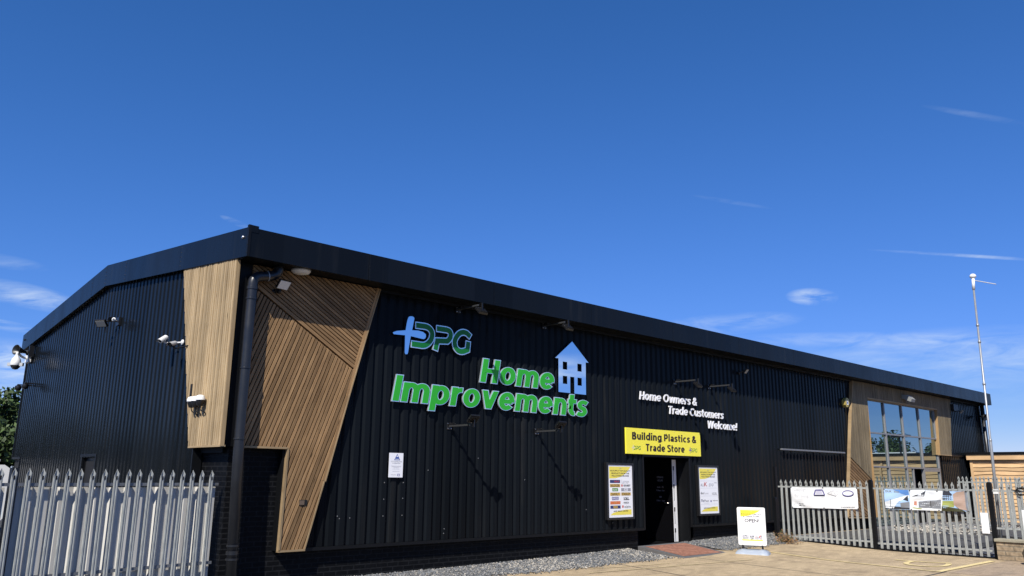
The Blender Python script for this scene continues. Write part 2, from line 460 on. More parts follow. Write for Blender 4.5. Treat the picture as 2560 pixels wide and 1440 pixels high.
WHITE = mat('white_plastic', (.78, .78, .77), .35, var=.05, vscale=5)
GREYPL = mat('grey_plastic', (.42, .43, .44), .4, var=.08, vscale=5)
LENS = mat('lamp_glass', (.36, .355, .33), .3)
STEEL = mat('stainless', (.55, .55, .55), .3, metal=1)
GALV = mat('galvanised', (.31, .32, .305), .60, metal=.12, spec=.3, var=.28, vscale=9, stretch=(3, 3, .7), bump=.15, bscale=40, rvar=.12)
GALVL = mat('galvanised_bright', (.62, .63, .63), .5, metal=.2)
SHEET = mat('sheet_goosewing', (.58, .56, .515), .55, var=.1, vscale=2, stretch=(1, 1, .3))
SHEETD = mat('sheet_grey', (.26, .26, .255), .55, var=.1, vscale=2, stretch=(1, 1, .3))
MIRR = mat('polished_mirror', (.80, .86, .93), .035, metal=1)
MIRE = mat('polished_edge', (.80, .87, .89), .18, metal=.7)
GREEN = mat('sign_green', (.030, .38, .030), .35, spec=.3)
GREEND = mat('sign_green_dark', (.008, .155, .028), .35, spec=.3)
WLET = mat('letter_white', (.85, .85, .86), .35)
YEL = mat('sign_yellow', (.90, .80, .06), .4, var=.03, vscale=2)
YELP = mat('print_yellow', (.80, .68, .10), .45)
INKB = mat('ink_brown_black', (.025, .012, .010), .5)
INK = mat('ink_black', (.03, .03, .035), .5)
INKG = mat('ink_grey', (.30, .30, .33), .5)
INKL = mat('ink_light_grey', (.52, .52, .55), .5)
INKBL = mat('ink_blue', (.05, .10, .34), .5)
INKPU = mat('ink_purple', (.12, .11, .30), .5)
INKGR = mat('ink_green', (.10, .28, .05), .5)
INKRD = mat('ink_red', (.55, .07, .05), .5)
INKOR = mat('ink_orange', (.62, .16, .05), .5)
INKOC = mat('ink_ochre', (.62, .40, .09), .5)
INKNV = mat('ink_navy', (.03, .04, .14), .5)
PAPER = mat('paper_white', (.84, .84, .86), .35)
BANNER = mat('banner_white', (.78, .79, .80), .45, var=.06, vscale=3, bump=.2, bscale=5)
CONC = concrete('concrete_tan', (.455, .352, .222), (.30, .232, .15))
CONC2 = concrete('concrete_pink', (.38, .29, .20), (.26, .205, .15))
ASPH_UNSEEN = concrete('unseen_asphalt', (.070, .068, .066), (.045, .044, .043))  # dark ground out of view, added to cut light bounced onto the walls
JOINT = mat('joint_dark', (.07, .065, .06), .9, var=.3, vscale=12)
PAINTY = mat('road_paint_yellow', (.70, .56, .27), .8, var=.3, vscale=26, bump=.2, bscale=80)
PAINTF = mat('road_paint_faded', (.55, .44, .25), .85, var=.25, vscale=18)
SLATE = mat('slate_panel', (.085, .083, .080), .75, spec=.2, var=.25, vscale=3)
GLASS = glass_mat('window_glass', gcol=(.78, .93, .95))
DGLASS = glass_mat('door_glass', (.004, .004, .005), .12)
FRAME = mat('window_frame_grey', (.19, .19, .195), .4)
STONEW = brick('stone_walling', (.34, .26, .17), (.26, .20, .135), (.20, .165, .12), bump=.9, rough=.9, row=.10, width=.34, mort=.014)
COPING = mat('stone_coping', (.27, .245, .18), .9, var=.25, vscale=6, bump=.5, bscale=30)
PAVR = brick('paver_red', (.34, .165, .115), (.25, .12, .085), (.16, .11, .09), bump=.5, rough=.85, row=.20, width=.20, mort=.006)
PAVG = mat('paver_grey', (.11, .11, .115), .85, var=.25, vscale=9, bump=.3, bscale=60)
def gravel_mat(name, cols, bump=.8, sc=34):
    m, t, b = newmat(name)
    b.inputs['Roughness'].default_value = .85; b.inputs['Specular IOR Level'].default_value = .25
    tcn = t.nodes.new('ShaderNodeTexCoord'); vo = t.nodes.new('ShaderNodeTexVoronoi'); vo.inputs['Scale'].default_value = sc
    t.links.new(tcn.outputs['Object'], vo.inputs['Vector'])
    sp = t.nodes.new('ShaderNodeSeparateColor'); t.links.new(vo.outputs['Color'], sp.inputs[0])
    rp = t.nodes.new('ShaderNodeValToRGB')
    e = rp.color_ramp.elements
    e[0].position = 0; e[0].color = (*cols[0], 1); e[1].position = 1; e[1].color = (*cols[-1], 1)
    for i, c in enumerate(cols[1:-1]):
        q = e.new((i + 1) / (len(cols) - 1)); q.color = (*c, 1)
    t.links.new(sp.outputs[0], rp.inputs[0]); t.links.new(rp.outputs[0], b.inputs['Base Color'])
    iv = t.nodes.new('ShaderNodeMath'); iv.operation = 'MULTIPLY'; iv.inputs[1].default_value = -1
    t.links.new(vo.outputs['Distance'], iv.inputs[0])
    bp = t.nodes.new('ShaderNodeBump'); bp.inputs['Strength'].default_value = bump; bp.inputs['Distance'].default_value = .02
    t.links.new(iv.outputs[0], bp.inputs['Height']); t.links.new(bp.outputs[0], b.inputs['Normal'])
    return m
GRAVB = gravel_mat('gravel_bed', [(.07, .07, .074), (.12, .12, .12), (.19, .185, .17)])
GRAVY = gravel_mat('gravel_yard', [(.06, .062, .068), (.11, .11, .12), (.17, .17, .17), (.26, .25, .24)], .9, 26)
GRAVW = gravel_mat('gravel_pale', [(.3, .28, .24), (.42, .40, .36), (.55, .52, .47), (.62, .6, .56)], .9, 24)
STONES = mat('gravel_stone', (.120, .124, .128), .85, var=.15, vscale=30, island=.62)
STONEP = mat('gravel_stone_pale', (.34, .31, .26), .85, var=.15, vscale=30, island=.4)
DRYLEAF = mat('dry_leaf', (.24, .135, .055), .8, island=.5)
def leaf_mat(name, c):
    return mat(name, c, .6, island=.55, spec=.3)
LEAF = leaf_mat('leaf_green', (.045, .075, .022))
LEAF2 = leaf_mat('leaf_deep', (.03, .055, .02))
BARK = mat('bark', (.09, .07, .05), .9, var=.3, vscale=8, bump=.6, bscale=20)
YUCCA = mat('spiky_leaf', (.20, .20, .05), .5, island=.4)

# ------------------------------------------------------------------ lettering
TXT = {}
def need(*bodies):
    for b in bodies:
        if b not in TXT: TXT[b] = None
need('CCTV SURVEILLANCE', 'IN OPERATION', 'Protected by', 'WE SUPPLY TOP QUALITY', 'PRODUCTS FROM THE', 'FOLLOWING BRANDS', 'AND MANY MORE!', 'DPG',
     'ABUS', 'Larsen', 'BULLDOZER', 'MONUMENT', 'bond', 'SIKA', 'DeWALT', 'STANLEY', 'RAWLPLUG', 'FATMAX', 'MORRISON', 'drywall', 'D', 'DGS', 'WÜRTH',
     'ALU', 'K', 'gap', 'duo', 'fuse', 'KEDEL', 'Flo', 'Plast', 'FREEFOAM', 'BUILDING PLASTICS', '& TRADE STORE', 'OPEN!', 'Daylight', 'for living', 'Brett', 'Martin', 'brettmartin.com',
     'DUR', 'SID', 'flat glass', 'roof lantern', 'round glass', 'OPENING', 'HOURS', 'mon - fri', '7.30am - 5pm', 'sat', '7.30am - 12pm', 'fascias & soffits', 'gutters & pipes', 'doors', 'cladding & decking', 'sealants', 'fixings & tools', 'skylights & roofs', 'power tools')
BOLD = {'OPEN!', 'BUILDING PLASTICS', '& TRADE STORE', 'WE SUPPLY TOP QUALITY', 'PRODUCTS FROM THE', 'FOLLOWING BRANDS', 'AND MANY MORE!', 'STANLEY', 'BULLDOZER', 'MONUMENT', 'DUR', 'SID'}
_tmp = []
for b in TXT:
    cu = bpy.data.curves.new('lettering', 'FONT'); cu.body = b; cu.offset = .022 if b in BOLD else .012; cu.resolution_u = 3
    o = bpy.data.objects.new('lettering', cu); COL.objects.link(o); _tmp.append((b, o))
bpy.context.view_layer.update()
_dg = bpy.context.evaluated_depsgraph_get()
for b, o in _tmp:
    me = bpy.data.meshes.new_from_object(o.evaluated_get(_dg))
    vs = [v.co.copy() for v in me.vertices]
    TXT[b] = (vs, [tuple(p.vertices) for p in me.polygons], min(v.x for v in vs), max(v.x for v in vs), min(v.y for v in vs), max(v.y for v in vs))
    bpy.data.meshes.remove(me)
for b, o in _tmp:
    cu = o.data
    bpy.data.objects.remove(o); bpy.data.curves.remove(cu)
def put_text(mb, body, fr, u0, u1, v0, v1, d, m=0, shear=0):
    """fit the printed word into the rectangle u0..u1, v0..v1 of frame fr"""
    vs, fs, a, b, c, e = TXT[body]
    mb.raw([fr(u0 + (p.x - a) / (b - a) * (u1 - u0) + shear * (p.y - c) / (e - c) * (v1 - v0), v0 + (p.y - c) / (e - c) * (v1 - v0), d) for p in vs], fs, m)
def rect(mb, fr, u0, u1, v0, v1, d, m=0):
    mb.face([fr(u0, v0, d), fr(u1, v0, d), fr(u1, v1, d), fr(u0, v1, d)], m)
def FR(o, ux, uz=(0, 0, 1), n=None):
    o = Vector(o); ux = Vector(ux).normalized(); uz = Vector(uz).normalized()
    n = Vector(n).normalized() if n else ux.cross(uz)
    return lambda u, v, d=0.0: o + ux * u + uz * v + n * d
WALL = FR((0, 0, 0), (1, 0, 0))                       # front wall: u = x, v = z, d out towards -y
GABLE = lambda u, v, d=0.0: Vector((-d, u, v))         # gable wall: u = y

def arc(cx, cy, rx, ry, a0, a1, n=14):
    return [(cx + rx * math.cos(math.radians(a0 + (a1 - a0) * k / n)), cy + ry * math.sin(math.radians(a0 + (a1 - a0) * k / n))) for k in range(n + 1)]
def catmull(p, n=6):
    q = [p[0]] + list(p) + [p[-1]]; o = []
    for i in range(1, len(q) - 2):
        for k in range(n):
            t = k / n
            o.append(tuple(.5 * (2 * q[i][j] + (q[i + 1][j] - q[i - 1][j]) * t + (2 * q[i - 1][j] - 5 * q[i][j] + 4 * q[i + 1][j] - q[i + 2][j]) * t * t + (3 * q[i][j] - q[i - 1][j] - 3 * q[i + 1][j] + q[i + 2][j]) * t ** 3) for j in (0, 1)))
    o.append(tuple(p[-1]))
    return o
XH, ASC, DSC = .75, 1.05, -.26
QA = 1.38                                                # stems are this much heavier than bars
def glyph(c, h):
    """advance width and centre lines of a bold geometric sans; h = half the stem, k = half the bar"""
    R = .39; k = h / QA
    o_ = arc(R, XH / 2, R - h, XH / 2 - k + .008, 0, 360, 36)[:-1]
    def arch(x0, x1):
        rx = (x1 - x0) / 2; ry = min(rx * 1.05, .32)
        return [(x0, .1)] + arc((x0 + x1) / 2, XH - k + .006 - ry, rx, ry, 180, 0, 16) + [(x1, 0)]
    if c == 'o': return 2 * R, [('c', o_)]
    if c == 'n': return .72, [[(h, 0), (h, XH)], arch(h, .72 - h)]
    if c == 'm': return 1.14, [[(h, 0), (h, XH)], arch(h, .57), arch(.57, 1.14 - h)]
    if c == 'r': return .47, [[(h, 0), (h, XH)], [(h, .1)] + arc(.44, XH - k - .26, .44 - h, .26, 180, 86, 10)]
    if c == 'u': return .72, [[(.72 - h, XH), (.72 - h, 0)], [(h, XH)] + arc(.36, k + .3, .36 - h, .3, 180, 360, 14) + [(.72 - h, XH - .1)]]
    if c == 'i': return 2 * h, [[(h, 0), (h, XH)], [(h, XH + .10), (h, XH + .10 + 2 * k)]]
    if c == 'l': return 2 * h, [[(h, 0), (h, ASC)]]
    if c == 't': return .48, [[(.18, .97), (.18, .30)] + arc(.18 + .2, k + .22, .2, .22, 180, 280, 9), [(0, XH - k), (.46, XH - k)]]
    if c == 'v': return .78, [('p', [(0, XH), (2 * h, XH), (.39 + h, 0), (.39 - h, 0)]), ('p', [(.78 - 2 * h, XH), (.78, XH), (.39 + h, 0), (.39 - h, 0)])]
    if c == 'w': return 1.12, [('p', [(0, XH), (2 * h, XH), (.30 + h, 0), (.30 - h, 0)]), ('p', [(.56 - h, XH), (.56 + h * .7, XH), (.30 + h, 0), (.30 - h, 0)]), ('p', [(.56 - h * .7, XH), (.56 + h, XH), (.82 + h, 0), (.82 - h, 0)]), ('p', [(1.12 - 2 * h, XH), (1.12, XH), (.82 + h, 0), (.82 - h, 0)])]
    if c == 'e': return 2 * R, [[(h, XH / 2 - .01), (2 * R - h, XH / 2 - .01)], arc(R, XH / 2, R - h, XH / 2 - k + .008, -6, 318, 28)]
    if c == 'c': return .70, [arc(R, XH / 2, R - h, XH / 2 - k + .008, 48, 312, 26)]
    if c == 'a': return .68, [[(.10, XH - .13)] + arc(.34, XH - k - .24, .34 - h, .245, 128, 0, 12) + [(.68 - h, 0)], ('c', arc(.30, .225, .30 - h, .225 - k, 0, 360, 22)[:-1]), [(.30, .45 - k), (.68 - h, .45 - k)]]
    if c == 's': return .60, [catmull([(.55, XH - .14), (.42, XH - k), (.26, XH - k + .006), (.12, XH - k - .10), (.19, XH / 2 + .04), (.40, XH / 2 - .03), (.48, k + .12), (.36, k), (.19, k - .006), (.04, .13)], 4)]
    if c == 'd': return .80, [('c', o_), [(.80 - h, 0), (.80 - h, ASC)]]
    if c == 'p': return .80, [('c', [(x + .02, y) for x, y in o_]), [(h, XH), (h, DSC)]]
    if c == 'g': return .80, [('c', o_), [(.80 - h, XH), (.80 - h, .02)] + arc(.40, .02, .40 - h, -DSC - k, 0, -150, 14)]
    if c == 'H': return .82, [[(h, 0), (h, 1)], [(.82 - h, 0), (.82 - h, 1)], [(h, .5), (.82 - h, .5)]]
    if c == 'I': return 2 * h, [[(h, 0), (h, 1)]]
    if c == 'B': return .76, [[(h, 0), (h, 1)], [(h, 1 - k), (.42, 1 - k)] + arc(.42, .755, .29 - h, .245 - k, 90, -90, 12) + [(h, .51 + k * 0)], [(h, .512), (.44, .512)] + arc(.44, .256 + k * .5, .32 - h, .256 - k * .5, 90, -90, 12) + [(h, k)]]
    if c == 'P': return .74, [[(h, 0), (h, 1)], [(h, 1 - k), (.42, 1 - k)] + arc(.42, .66, .32 - h, .34 - k, 90, -90, 14) + [(h, .32 + k)]]
    if c == 'T': return .74, [[(0, 1 - k), (.74, 1 - k)], [(.37, 0), (.37, 1)]]
    if c == 'S': return .72, [catmull([(.66, .84), (.50, 1 - k), (.30, 1 - k), (.12, .84), (.15, .65), (.36, .53), (.57, .41), (.60, .20), (.44, k), (.24, k), (.04, .16)], 5)]
    if c == 'C': return .86, [arc(.50, .5, .50 - h, .5 - k, 45, 315, 28)]
    if c == 'O': return 1.04, [('c', arc(.52, .5, .52 - h, .5 - k, 0, 360, 40)[:-1])]
    if c == 'W': return 1.36, [('p', [(0, 1), (2 * h, 1), (.37 + h, 0), (.37 - h, 0)]), ('p', [(.68 - h, 1), (.68 + h * .7, 1), (.37 + h, 0), (.37 - h, 0)]), ('p', [(.68 - h * .7, 1), (.68 + h, 1), (.99 + h, 0), (.99 - h, 0)]), ('p', [(1.36 - 2 * h, 1), (1.36, 1), (.99 + h, 0), (.99 - h, 0)])]
    if c == '!': return 2 * h, [[(h, .32), (h, 1)], [(h, 0), (h, 2 * k)]]
    if c == '&': return .80, [catmull([(.78, .02), (.60, .20), (.30, .56), (.20, .74), (.26, .90), (.40, .93), (.50, .81), (.44, .66), (.22, .50), (.10, .34), (.12, .17), (.28, .06), (.46, .10), (.62, .26), (.70, .46)], 4)]
    return .34, []
def ribbon(pts, hw, closed=False):
    n = len(pts); L = []; Rr = []
    for i in range(n):
        p = Vector(pts[i])
        a = Vector(pts[(i - 1) % n]) if (closed or i > 0) else None
        b = Vector(pts[(i + 1) % n]) if (closed or i < n - 1) else None
        d1 = (p - a).normalized() if a is not None else None
        d2 = (b - p).normalized() if b is not None else None
        d1 = d1 or d2; d2 = d2 or d1
        n1 = Vector((-d1.y, d1.x)); n2 = Vector((-d2.y, d2.x))
        m = n1 + n2
        m = m.normalized() if m.length > 1e-6 else n1
        k = hw / max(.45, m.dot(n1))
        L.append(p + m * k); Rr.append(p - m * k)
    return L, Rr
def stroke_solid(mb, pts, hw, fr, d0, d1, mf=0, ms=0, closed=False, ext=0.0):
    if not closed and ext:
        a = Vector(pts[0]) - (Vector(pts[1]) - Vector(pts[0])).normalized() * ext
        b = Vector(pts[-1]) + (Vector(pts[-1]) - Vector(pts[-2])).normalized() * ext
        pts = [tuple(a)] + list(pts[1:-1]) + [tuple(b)]
    L, Rr = ribbon(pts, hw, closed)
    n = len(pts); rng = n if closed else n - 1
    for i in range(rng):
        j = (i + 1) % n
        dd = d1 + i * .00002
        mb.face([fr(*L[i], dd), fr(*Rr[i], dd), fr(*Rr[j], dd), fr(*L[j], dd)], mf)
        mb.face([fr(*L[j], d0), fr(*L[j], d1), fr(*L[i], d1), fr(*L[i], d0)][::-1], ms)
        mb.face([fr(*Rr[i], d0), fr(*Rr[i], d1), fr(*Rr[j], d1), fr(*Rr[j], d0)][::-1], ms)
    if not closed:
        for i in (0, n - 1):
            mb.face([fr(*L[i], d0), fr(*L[i], d1), fr(*Rr[i], d1), fr(*Rr[i], d0)], ms)
def measure(text, h, gap):
    x = 0
    for c in text:
        x += glyph(c, h)[0] + (gap if c != ' ' else 0)
    return x - gap
def letters(text, fr, u0, u1, v0, cap, h, gap=.07, shear=0.0):
    """yields (char, mapping) for every letter of a word line; u0..u1 is the width to fill"""
    total = measure(text, h, gap)
    sx = (u1 - u0) / total; x = 0
    for c in text:
        adv, st = glyph(c, h)
        if st:
            def mp(gx, gy, d, x=x):
                return fr(u0 + (x + gx) * sx + shear * gy * cap, v0 + gy * cap, d)
            yield c, st, mp
        x += adv + (gap if c != ' ' else 0)
def draw_letter(mb, st, mp, h, d0, d1, mf=0, ms=0, ext=0.0, e=0.0):
    """st was laid out for stem h - e; ribbons are cut in a space stretched by QA so that bars come out lighter"""
    mq = lambda x, y, d: mp(x, y / QA, d)
    for k, s_ in enumerate(st):
        dd = d1 + k * .0014
        if isinstance(s_, tuple) and s_[0] == 'p':
            q = s_[1]
            q = [(q[0][0] - e, q[0][1] + e), (q[1][0] + e, q[1][1] + e), (q[2][0] + e, q[2][1] - e), (q[3][0] - e, q[3][1] - e)]
            mb.prism(q, mp, d0, dd, mf, back=False, side=ms)
            continue
        cl = isinstance(s_, tuple)
        pts = [(x, y * QA) for x, y in (s_[1] if cl else s_)]
        stroke_solid(mb, pts, h, mq, d0, dd, mf, ms, cl, ext)

# ------------------------------------------------------------------ shared shape makers
PROF = [(0, 0), (.100, 0), (.132, .038), (.160, .038), (.2, 0)]
def corrugated(mb, u0, u1, z0, z1, mp, phase=0.0, m=0, ds=1.0):
    zt = z1 if callable(z1) else (lambda u: z1)
    zb = z0 if callable(z0) else (lambda u: z0)
    k = math.floor((u0 - phase) / .2)
    seq = []
    while phase + k * .2 < u1 + .2:
        for a, d in PROF[:-1]:
            seq.append((phase + k * .2 + a, d * ds))
        k += 1
    for (a, da), (b, db) in zip(seq, seq[1:]):
        if b <= u0 or a >= u1: continue
        if a < u0:
            da = da + (db - da) * (u0 - a) / (b - a); a = u0
        if b > u1:
            db = da + (db - da) * (u1 - a) / (b - a); b = u1
        if b - a < 1e-5: continue
        mb.face([mp(a, zb(a), -da), mp(b, zb(b), -db), mp(b, zt(b), -db), mp(a, zt(a), -da)], m)
def clip(poly, a, b, c):
    o = []
    for i in range(len(poly)):
        p = poly[i]; q = poly[(i + 1) % len(poly)]
        fp = a * p[0] + b * p[1] + c; fq = a * q[0] + b * q[1] + c
        if fp >= 0: o.append(p)
        if (fp >= 0) != (fq >= 0):
            t = fp / (fp - fq); o.append((p[0] + (q[0] - p[0]) * t, p[1] + (q[1] - p[1]) * t))
    return o
def area(p):
    return abs(sum(p[i][0] * p[(i + 1) % len(p)][1] - p[(i + 1) % len(p)][0] * p[i][1] for i in range(len(p)))) / 2
def slats(mb, poly, ang, pitch, gap, mp, d0, d1, m=0, jit=.003, bevel=.0):
    t = (math.cos(ang), math.sin(ang)); n = (-t[1], t[0])
    pr = [p[0] * n[0] + p[1] * n[1] for p in poly]
    k = min(pr) - .3 * pitch
    while k < max(pr):
        a = k + gap / 2; b = k + pitch - gap / 2
        q = clip(clip(poly, n[0], n[1], -a), -n[0], -n[1], b)
        if len(q) >= 3 and area(q) > 2e-4:
            dd = d1 + random.uniform(-jit, jit)
            off = random.uniform(0, 50)
            uv = [(p[0] * t[0] + p[1] * t[1] + off, p[0] * n[0] + p[1] * n[1]) for p in q]
            if bevel:
                # proud rounded face: inset front
                c0 = (a + b) / 2
                fr_ = [(p[0] + n[0] * (c0 - (p[0] * n[0] + p[1] * n[1])) * bevel, p[1] + n[1] * (c0 - (p[0] * n[0] + p[1] * n[1])) * bevel) for p in q]
                v = [mp(p[0], p[1], dd) for p in fr_] + [mp(p[0], p[1], d0) for p in q]
                N = len(q); base = len(mb.v)
                mb.v += [tuple(x) for x in v]
                fs = [tuple(range(N))] + [(N + i, N + (i + 1) % N, (i + 1) % N, i) for i in range(N)]
                for f in fs:
                    mb.uv[len(mb.f)] = [uv[i % N] for i in f]
                    mb.f.append(tuple(base + i for i in f)); mb.m.append(m)
            else:
                v = [mp(p[0], p[1], dd) for p in q] + [mp(p[0], p[1], d0) for p in q]
                N = len(q); base = len(mb.v)
                mb.v += [tuple(x) for x in v]
                fs = [tuple(range(N))] + [(N + i, N + (i + 1) % N, (i + 1) % N, i) for i in range(N)]
                for f in fs:
                    mb.uv[len(mb.f)] = [uv[i % N] for i in f]
                    mb.f.append(tuple(base + i for i in f)); mb.m.append(m)
        k += pitch
def board(mb, p0, p1, w, mp, d0, d1, m=0, side=1):
    """edge trim: a straight board from p0 to p1, w wide to one side"""
    a = Vector(p0); b = Vector(p1); t = (b - a).normalized(); n = Vector((-t.y, t.x)) * side * w
    q = [a, b, b + n, a + n]; L = (b - a).length
    uv = [(0, 0), (L, 0), (L, w), (0, w)]
    v = [mp(p.x, p.y, d1) for p in q] + [mp(p.x, p.y, d0) for p in q]
    base = len(mb.v); mb.v += [tuple(x) for x in v]
    for f in [(0, 1, 2, 3)] + [(4 + i, 4 + (i + 1) % 4, (i + 1) % 4, i) for i in range(4)]:
        mb.uv[len(mb.f)] = [uv[i % 4] for i in f]
        mb.f.append(tuple(base + i for i in f)); mb.m.append(m)

# ------------------------------------------------------------------ ground
def sst(t):
    t = max(0., min(1., t)); return t * t * (3 - 2 * t)
def G(x, y):
    return .10 * sst((x - 8) / 7) * sst((y + 4.0) / 3.6)
def axis(lo, hi, step, far):
    a = [lo + i * step for i in range(int(round((hi - lo) / step)) + 1)]
    d = step; l = lo; h = hi
    while h < far:
        d *= 1.7; l -= d; h += d; a = [l] + a + [h]
    return a
xs = axis(-12, 36, .75, 900); ys = axis(-16, 16, .75, 900)
mb = MB()
mb.v = [(x, y, G(x, y)) for y in ys for x in xs]
nx = len(xs)
mb.f = [(j * nx + i, j * nx + i + 1, (j + 1) * nx + i + 1, (j + 1) * nx + i) for j in range(len(ys) - 1) for i in range(nx - 1)]
mb.m = [0 if (2.2 < xs[i] < 36 and -9.3 < ys[j] < 3) else 1 for j in range(len(ys) - 1) for i in range(nx - 1)]  # concrete forecourt; the unseen ground around it darkened to bounce less light
tag(mb.build('ground', [CONC, ASPH_UNSEEN], smooth=True), kind='structure')
def ground_strip(pts, w, dz, m, name, kind='structure', **k):
    mb = MB()
    P = []
    for a, b in zip(pts, pts[1:]):
        n = max(1, int(math.hypot(b[0] - a[0], b[1] - a[1]) / .4))
        P += [(a[0] + (b[0] - a[0]) * i / n, a[1] + (b[1] - a[1]) * i / n) for i in range(n)]
    P.append(pts[-1])
    L, R_ = ribbon(P, w / 2)
    for i in range(len(P) - 1):
        mb.face([(q[0], q[1], G(q[0], q[1]) + dz) for q in (L[i], R_[i], R_[i + 1], L[i + 1])])
    return tag(mb.build(name, m), kind=kind, **k)
def ground_patch(x0, x1, y0, y1, dz, m, name, step=.5):
    mb = MB()
    nx_ = max(1, int((x1 - x0) / step)); ny_ = max(1, int((y1 - y0) / step))
    for j in range(ny_):
        for i in range(nx_):
            q = [(x0 + (x1 - x0) * (i + a) / nx_, y0 + (y1 - y0) * (j + b) / ny_) for a, b in ((0, 0), (1, 0), (1, 1), (0, 1))]
            mb.face([(x, y, G(x, y) + dz) for x, y in q])
    return tag(mb.build(name, m, smooth=True), kind='structure')
# second concrete slab, nearer the road side
mb = MB()
mb.face([(x, y, .004) for x, y in ((11.62, -6.02), (11.5, -14), (40, -14), (40, -6.02), (15.3, -6.02))])
tag(mb.build('pavement', CONC2), kind='structure')
ground_patch(15.45, 34.3, -9.5, -.02, .006, GRAVY, 'yard_gravel')
for pts, w in ((((7.85, -1.13), (7.26, -3.07), (6.4, -6.2)), .022), (((10.06, -1.5), (9.45, -4.95), (9.3, -5.95)), .022), (((11.75, -5.93), (9.3, -5.97), (5, -6.05)), .035)):
    ground_strip(pts, w, .006, JOINT, 'ground_joint')
ground_strip([(12.33, -1.95), (11.95, -3.9), (11.64, -5.80)], .085, .010, PAINTY, 'yellow_line')
ground_strip([(11.60, -5.84), (13.2, -5.83), (14.75, -5.83)], .13, .011, PAINTY, 'yellow_line')
ground_strip([(6.2, -1.84), (8.7, -2.16), (10.7, -2.46)], .05, .009, PAINTF, 'faded_line')
ground_strip([(6.72, -1.42), (8.75, -1.76)], .04, .009, PAINTF, 'faded_line')
# painted bay number 5
mb = MB()
five = [[(13.50, -5.46), (13.42, -5.08), (13.34, -4.38)], [(13.33, -4.84), (12.98, -4.80)],
        catmull([(12.98, -4.80), (12.68, -4.86), (12.46, -5.06), (12.44, -5.30), (12.62, -5.50), (12.90, -5.56), (13.18, -5.50), (13.36, -5.42)], 5)]
five = [[(13.31, -4.36), (13.29, -4.80), (13.34, -5.06), (13.56, -5.40)],
        catmull([(13.26, -4.74), (12.94, -4.77), (12.68, -4.84), (12.46, -5.02), (12.44, -5.30), (12.62, -5.48), (12.88, -5.53), (13.20, -5.48), (13.38, -5.42)], 5)]
for s_ in five:
    L, R_ = ribbon(s_, .055)
    for i in range(len(s_) - 1):
        mb.face([(q[0], q[1], .010 + .001 * five.index(s_)) for q in (L[i], R_[i], R_[i + 1], L[i + 1])])
tag(mb.build('painted_number', PAINTY), kind='structure')

# gravel strip along the wall: bed and loose stones
def gz(x, y):
    t = max(0., min(1., (y + 1.12) / 1.2))
    e = .03 + .06 * sst((x - 4) / 6)
    return G(x, y) + .010 + e * t
def gedge(x):
    return -1.09 + .05 * math.sin(x * 1.7) + .03 * math.sin(x * 4.1 + 1)
bx = [(-.4, 9.70), (11.75, 16.2)]
mb = MB()
for x0, x1 in bx:
    n = int((x1 - x0) / .25)
    for i in range(n):
        a = x0 + (x1 - x0) * i / n; b = x0 + (x1 - x0) * (i + 1) / n
        ra = [(a, gedge(a) + (.14 - gedge(a)) * j / 4) for j in range(5)]; rb = [(b, gedge(b) + (.14 - gedge(b)) * j / 4) for j in range(5)]
        for j in range(4):
            mb.face([(p[0], p[1], gz(*p)) for p in (ra[j], rb[j], rb[j + 1], ra[j + 1])])
tag(mb.build('gravel_bed', GRAVB), kind='structure')
mb = MB()
OCT = [(1, 0, 0), (0, 1, 0), (-1, 0, 0), (0, -1, 0), (0, 0, 1), (0, 0, -1)]
OCF = [(0, 1, 4), (1, 2, 4), (2, 3, 4), (3, 0, 4), (1, 0, 5), (2, 1, 5), (3, 2, 5), (0, 3, 5)]
def stone(x, y, z, r, m):
    a = random.uniform(0, 6.28); sx, sy, sz = r * random.uniform(.7, 1.3), r * random.uniform(.6, 1.1), r * random.uniform(.5, .9)
    ca, sa = math.cos(a), math.sin(a)
    ti = random.uniform(-.5, .5)
    vs = []
    for p in OCT:
        px, py, pz = p[0] * sx + random.uniform(-.25, .25) * r, p[1] * sy + random.uniform(-.25, .25) * r, p[2] * sz
        px, pz = px + pz * ti, pz - px * ti
        vs.append((x + px * ca - py * sa, y + px * sa + py * ca, z + pz))
    mb.raw(vs, OCF, m)
for x0, x1 in bx:
    for _ in range(int((x1 - max(x0, 2.2)) * 1450)):
        x = random.uniform(max(x0, 2.2), x1); y = gedge(x) + (.12 - gedge(x)) * random.random()
        if random.random() < .08: y = gedge(x) - abs(random.gauss(0, .11))
        stone(x, y, gz(x, max(y, -1.1)) + .004, random.uniform(.010, .024), 1 if random.random() < .13 + .25 * (abs(x - 6.3) < .8) + .3 * (9.0 < x < 9.7) else 0)
tag(mb.build('gravel', [STONES, STONEP]), kind='stuff', label='loose grey gravel along the foot of the black wall')

# block paved ramp up to the doorway
rp = thing('paved_ramp', 'red block paved ramp with grey edging up to the open doorway', 'ramp', (10.8, -.7, 0))
TL, TR, BR, BL = Vector((10.08, .10, .150)), Vector((11.90, .10, .160)), Vector((11.42, -1.46, .030)), Vector((9.80, -1.40, .022))
def rq(u, v, dz=0.0):
    return (BL * (1 - u) + BR * u) * (1 - v) + (TL * (1 - u) + TR * u) * v + Vector((0, 0, dz))
mb = MB()
for i in range(10):
    for j in range(8):
        mb.face([rq(.07 + .86 * (i + a) / 10, .10 + .82 * (j + b) / 8, .004) for a, b in ((0, 0), (1, 0), (1, 1), (0, 1))])
mb.build('block_paving', PAVR, rp)
mb = MB()
mb.face([rq(0, 0), rq(1, 0), rq(1, 1), rq(0, 1)])
for a, b in ((rq(0, 0), rq(1, 0)), (rq(1, 0), rq(1, 1)), (rq(0, 1), rq(0, 0))):
    mb.face([a, b, Vector((b.x, b.y, -.05)), Vector((a.x, a.y, -.05))])
mb.build('edging', PAVG, rp)
